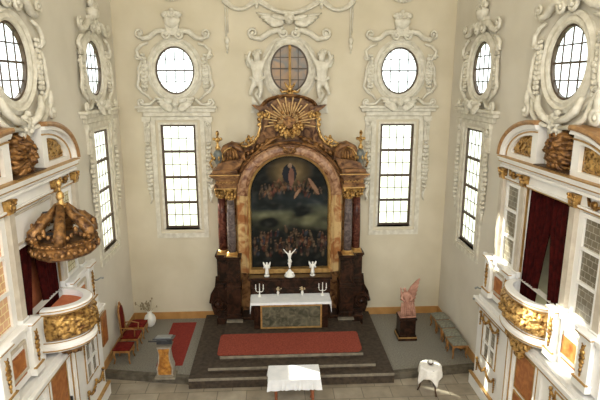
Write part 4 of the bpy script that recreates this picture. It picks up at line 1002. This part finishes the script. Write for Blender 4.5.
stool('armchair', 'high-backed wooden armchair with red velvet seat between two red stools', 'chair', (-4.24, 14.12, 0), R(90), 'velvet', back=True, w=.48)
r0 = stool('stool', 'red velvet stool against the left wall, nearer the nave than the armchair', 'stool', (-4.27, 13.42, 0), R(88), 'velvet', 'red velvet stools by the left wall', w=.46)
c = copy_tree(r0); c.location = (-4.22, 14.84, 0); c['label'] = 'red velvet stool beyond the high-backed armchair, beside the white vase'

t = thing('floor_vase', 'bulbous white floor vase with dry twigs in the left back corner', 'vase', (-4.02, 15.50, 0)); t.scale = (.85, .85, .80)
MB().lathe([(.10, 0), (.16, .06), (.21, .2), (.22, .32), (.17, .46), (.09, .54), (.08, .60), (.11, .64)], 0, 0, 0, 20).build('vase', 'ceramic', t, smooth=True)
b = MB(); rnd = random.Random(9)
for i in range(26):
    a = rnd.random()*6.28; q = .1+rnd.random()*.3; z = .8+rnd.random()*.35; x, y = max(-.5, -.12+q*cos(a)), .0+q*sin(a)*.8
    b.tube([(0, 0, .55), (x*.5, y*.5, .75), (x, y, z)], [.005, .004, .003], 4); b.blob(x, y, z, .03, .03, .05, 5)
b.build('twigs', 'twig', t)

# lectern
t = thing('lectern', 'marble and gilt lectern with dark slanted book rest on the chancel edge', 'lectern', (-2.92, 12.52, 0))
MB().box(-.27, .27, -.2, .2, 0, .06).box(-.24, .24, -.17, .17, .06, .10).build('base', 'stepedge', t, bevel=.008)
b = MB(); side = [(-.14, .10), (-.2, .10), (-.22, .3), (-.16, .5), (-.14, .72), (-.18, .90), (.18, .90), (.14, .72), (.16, .5), (.22, .3), (.2, .10)]
b.prism(side, -.13, .15); b.build('pillar', 'greymarble', t)
b = MB(); b.prism([(x*.82, .13+(z-.1)*.92) for x, z in side], -.16, -.13); 
for k in range(6): b.blob(0, -.17, .25+.1*k, .05-.004*k, .03, .04, 7)
b.blob(-.07, -.17, .75, .04, .03, .04, 6); b.blob(.07, -.17, .75, .04, .03, .04, 6); b.build('gilded_front', 'giltwood', t)
MB().box(-.2, .2, -.15, .17, .90, .94).build('cornice', 'stepedge', t)
b = MB(); b.box(-.26, .26, -.20, .20, 0, .025, T=Matrix.Translation((0, .02, 1.10)) @ Matrix.Rotation(R(-14), 4, 'X')); b.box(-.2, .2, -.02, .02, .94, 1.09); b.box(-.36, .10, -.23, -.20, .0, .03, T=Matrix.Translation((0, 0, 1.12)))
b.build('book_rest', 'darkmetal', t)
MB().box(-.2, .2, -.15, .16, .028, .05, T=Matrix.Translation((0, .02, 1.10)) @ Matrix.Rotation(R(-14), 4, 'X')).build('rest_pad', 'metal', t)

# pedestal and statue
t = thing('statue_pedestal', 'dark red marble pedestal right of the altar steps', 'pedestal', (4.03, 14.32, 0))
b = MB(); b.box(-.29, .29, -.27, .27, 0, .08); b.box(-.27, .27, -.25, .25, .12, .17); b.box(-.24, .24, -.22, .22, .17, .66); b.box(-.27, .27, -.25, .25, .66, .72); b.build('block', 'marbledark', t, bevel=.01)
MB().box(-.285, .285, -.265, .265, .08, .12).build('gilt_band', 'goldedge', t)
t = thing('winged_statue', 'small pinkish terracotta winged figure on the dark pedestal', 'statue', (4.03, 14.32, .72))
MB().box(-.25, .25, -.2, .2, 0, .06).build('base_slab', 'pink', t, bevel=.02)
skin('body', [[(.0, 0, .42, .11), (.0, 0, .25, .16), (0, .0, .12, .2)], [(0, 0, .42, .11), (-.03, 0, .58, .11), (-.05, -.01, .70, .11), (-.07, -.01, .79, .045), (-.10, -.03, .86, .055), (-.13, -.05, .93, .05)],
              [(-.05, -.01, .70, .11), (-.15, -.03, .72, .045), (-.19, -.08, .58, .035), (-.12, -.14, .52, .028)], [(-.05, -.01, .70, .11), (.07, -.04, .70, .05), (.12, -.10, .58, .035), (.05, -.15, .54, .028)]], 'pink', t, sub=2)
b = MB()
for k in range(8):
    a = -.5+.14*k
    pts = [(-.06+.10*k, -.11-.01*(k % 2), .46-.03*k), (-.10+.07*k, -.15, .25), (-.20+.06*k, -.19, .06)]
    b.tube([(-.18+.05*k, -.10, .48), (-.20+.057*k, -.15, .25), (-.22+.062*k, -.19, .07)], [.02, .03, .03], 5)
b.build('robe_folds', 'pink', t, smooth=True)
b = MB()
for k in range(7):
    b.tube([(.02, .06, .70-.05*k), (.14, .08+.004*k, .86-.09*k), (.28-.012*k, .08, 1.04-.10*k), (.37-.02*k, .06, 1.17-.12*k)], [.04, .065, .055, .025], 6, flat=.6)
b.build('wing', 'pink', t, smooth=True)
b = MB()
for k in range(4): b.tube([(-.08, .06, .68-.05*k), (-.16, .1, .72-.08*k), (-.19, .1, .88-.13*k)], [.025, .035, .015], 6, flat=.6)
b.build('folded_wing', 'pink', t, smooth=True)

# free-standing altar table
t = thing('communion_table', 'wooden rectangular table with turned legs before the altar steps', 'table', (.46, 11.42, FL))
b = MB(); b.box(-.62, .62, -.32, .32, .80, .83); b.box(-.56, .56, -.27, .27, .70, .80); b.build('tabletop', 'redwood', t, bevel=.006)
for sx in (-1, 1):
    for sy in (-1, 1): MB().lathe([(.035, 0), (.03, .04), (.02, .08), (.035, .2), (.04, .45), (.025, .55), (.04, .6), (.04, .72)], sx*.45, sy*.2, 0, 10).build('leg', 'redwood', t, smooth=True)
o = cloth_rect('tablecloth', 1.27, .68, .668, .27, 'linen', .016, corner=.03); o.location = (.46, 11.42, 0); tag(o, 'white tablecloth on the rectangular table, top bright with sunlight', 'tablecloth')
# round table
t = thing('side_table', 'small round table with curved dark legs near the right wall', 'table', (4.0, 11.74, FL))
MB().lathe([(0, .70), (.26, .70), (.28, .72), (.26, .735), (0, .735)], 0, 0, 0, 24).build('tabletop', 'darkwood_and_shade', t)
MB().lathe([(.06, .3), (.03, .4), (.025, .6), (.05, .70)], 0, 0, 0, 10).build('stem', 'darkwood_and_shade', t, smooth=True)
for k in range(3):
    a = R(-90+120*k+20); c, s = cos(a), sin(a); MB().tube([(0.02*c, .02*s, .38), (.14*c, .14*s, .40), (.23*c, .23*s, .28), (.25*c, .25*s, .12), (.30*c, .30*s, 0)], [.03, .028, .024, .02, .022], 7).build('leg', 'darkwood_and_shade', t, smooth=True)
vs = []; fs = []; na, nr = 48, 12; ZC0 = FL+.741
vs.append((0, 0, ZC0))
for j in range(1, nr+1):
    for i in range(na):
        a = 2*PI*i/na; half = .47; rm = half/max(abs(cos(a+.5)), abs(sin(a+.5))); r_ = rm*j/nr
        if r_ < .285: x, y, z = r_*cos(a), r_*sin(a), ZC0
        else:
            dd = r_-.285; rr_ = .285+.02*sin(a*8)*min(1, dd*8)+.10*dd; x, y, z = rr_*cos(a), rr_*sin(a), ZC0-dd*1.35
        vs.append((x, y, z))
for i in range(na): fs.append((0, 1+i, 1+(i+1) % na))
for j in range(nr-1):
    for i in range(na): fs.append((1+j*na+i, 1+j*na+(i+1) % na, 1+(j+1)*na+(i+1) % na, 1+(j+1)*na+i))
b = MB(); b.add(vs, fs); o = b.build('round_tablecloth', 'lace', smooth=True, recalc=False); md = o.modifiers.new('s', 'SOLIDIFY'); md.thickness = .004; md.offset = 1
o.location = (4.0, 11.74, .0); tag(o, 'white square cloth draped over the small round table', 'tablecloth')
t = thing('lidded_bowl', 'small dark dish with white lid on the round table', 'bowl', (4.0, 11.76, ZC0+.004))
MB().lathe([(.04, 0), (.03, .015), (.075, .04), (.085, .06), (.0, .06)], 0, 0, 0, 16).build('dish', 'darkwood_and_shade', t, smooth=True)
MB().lathe([(.06, .06), (.055, .09), (.02, .11), (.015, .13), (0, .135)], 0, 0, 0, 14).build('lid', 'ceramic', t, smooth=True)

# wall bits
t = thing('wall_hatch', 'narrow brown wooden hatch on the left wall beside the gallery', 'hatch', (XL, 13.08, 1.15), LR)
MB().box(-.22, .22, -.04, 0, -.45, .45).build('frame', 'wood', t, bevel=.01); MB().box(-.17, .17, -.055, -.03, -.40, .40).build('panel', 'orange', t, bevel=.01)
def hook(loc, rot, label):
    t = thing('wall_bracket', label, 'bracket', loc, rot)
    MB().blob(0, -.015, 0, .05, .02, .06, 10).build('plate', 'metal', t, smooth=True)
    MB().tube([(0, -.01, 0), (0, -.12, .0), (.03, -.2, .05), (.06, -.26, .03)], [.02, .018, .02, .03], 7).build('arm', 'metal', t, smooth=True)
hook((-4.46, 12.05, 2.95), LR, 'grey metal bracket on the left gallery beside the pulpit')
hook((5.38, 12.05, 2.52), RR, 'upper of two grey metal brackets at the end of the right gallery')
hook((5.38, 12.12, 2.20), RR, 'lower of two grey metal brackets at the end of the right gallery')

# ------------------------------------------------------------------ light
def area(name, loc, tgt, sx, sy, e, col):
    l = bpy.data.lights.new(name, 'AREA'); l.shape = 'RECTANGLE'; l.size = sx; l.size_y = sy; l.energy = e; l.color = col
    o = bpy.data.objects.new(name, l); C.objects.link(o); o.location = loc
    o.rotation_euler = (Vector(tgt)-Vector(loc)).to_track_quat('-Z', 'Y').to_euler(); return o
area('warm_fill_light', (.5, -1.5, 11.2), (.5, 16, 8.0), 7, 2, 430, (1, .87, .66))  # unseen warm fill added behind the camera for the upper back wall
area('side_fill_light_left', (XL+.05, 4.4, 4.9), (5.4, 12.5, 2.2), 1.2, 3.4, 170, (.86, .93, 1))  # unseen cool fill added to brighten the opposite lower wall
area('side_fill_light_right', (XR-.05, 4.4, 4.9), (-4.5, 12.5, 2.2), 1.2, 3.4, 170, (.86, .93, 1))  # matching fill, also added; no window is built here
s = bpy.data.lights.new('sun', 'SUN'); s.energy = 14; s.angle = R(.8); s.color = (1, .95, .84)
so = bpy.data.objects.new('sun', s); C.objects.link(so); so.rotation_euler = Vector((10, -5.75, -5.0)).to_track_quat('-Z', 'Y').to_euler(); so.location = (-12, 20, 16)
w = bpy.data.worlds.new('world'); bpy.context.scene.world = w; w.use_nodes = True; nt = w.node_tree; nt.nodes.clear(); N, Lk = nt.nodes, nt.links
out = N.new('ShaderNodeOutputWorld'); bg = N.new('ShaderNodeBackground'); Lk.new(bg.outputs[0], out.inputs[0]); bg.inputs[1].default_value = 2.2
tc = N.new('ShaderNodeTexCoord'); sp = N.new('ShaderNodeSeparateXYZ'); Lk.new(tc.outputs['Generated'], sp.inputs[0])
rp = N.new('ShaderNodeValToRGB'); mr = N.new('ShaderNodeMapRange'); mr.inputs[1].default_value = -.6; mr.inputs[2].default_value = .4
Lk.new(sp.outputs[2], mr.inputs[0]); Lk.new(mr.outputs[0], rp.inputs[0])
e = rp.color_ramp.elements; e[0].position = .0; e[0].color = (.42, .46, .28, 1); e[1].position = .62; e[1].color = (.88, .94, 1, 1)
q = e.new(.45); q.color = (.75, .76, .62, 1)
nz = N.new('ShaderNodeTexNoise'); nz.inputs['Scale'].default_value = 14; nz.inputs['Detail'].default_value = 4; Lk.new(tc.outputs['Generated'], nz.inputs['Vector'])
mxx = N.new('ShaderNodeMixRGB'); mxx.blend_type = 'SOFT_LIGHT'; mxx.inputs[0].default_value = .6; Lk.new(rp.outputs[0], mxx.inputs[1]); Lk.new(nz.outputs[0], mxx.inputs[2]); Lk.new(mxx.outputs[0], bg.inputs[0])

# ------------------------------------------------------------------ camera
cd = bpy.data.cameras.new('camera'); cam = bpy.data.objects.new('camera', cd); C.objects.link(cam)
cd.sensor_width = 36; cd.lens = 512/600*36; cd.clip_end = 200
cam.location = (0, 0, 7.637); cam.rotation_euler = (R(90-12.77), 0, R(-3.05))
sc = bpy.context.scene; sc.camera = cam
vs_ = sc.view_settings; vs_.view_transform = 'Standard'; vs_.look = 'None'; vs_.gamma = 1; vs_.use_curve_mapping = False; vs_.exposure = .75
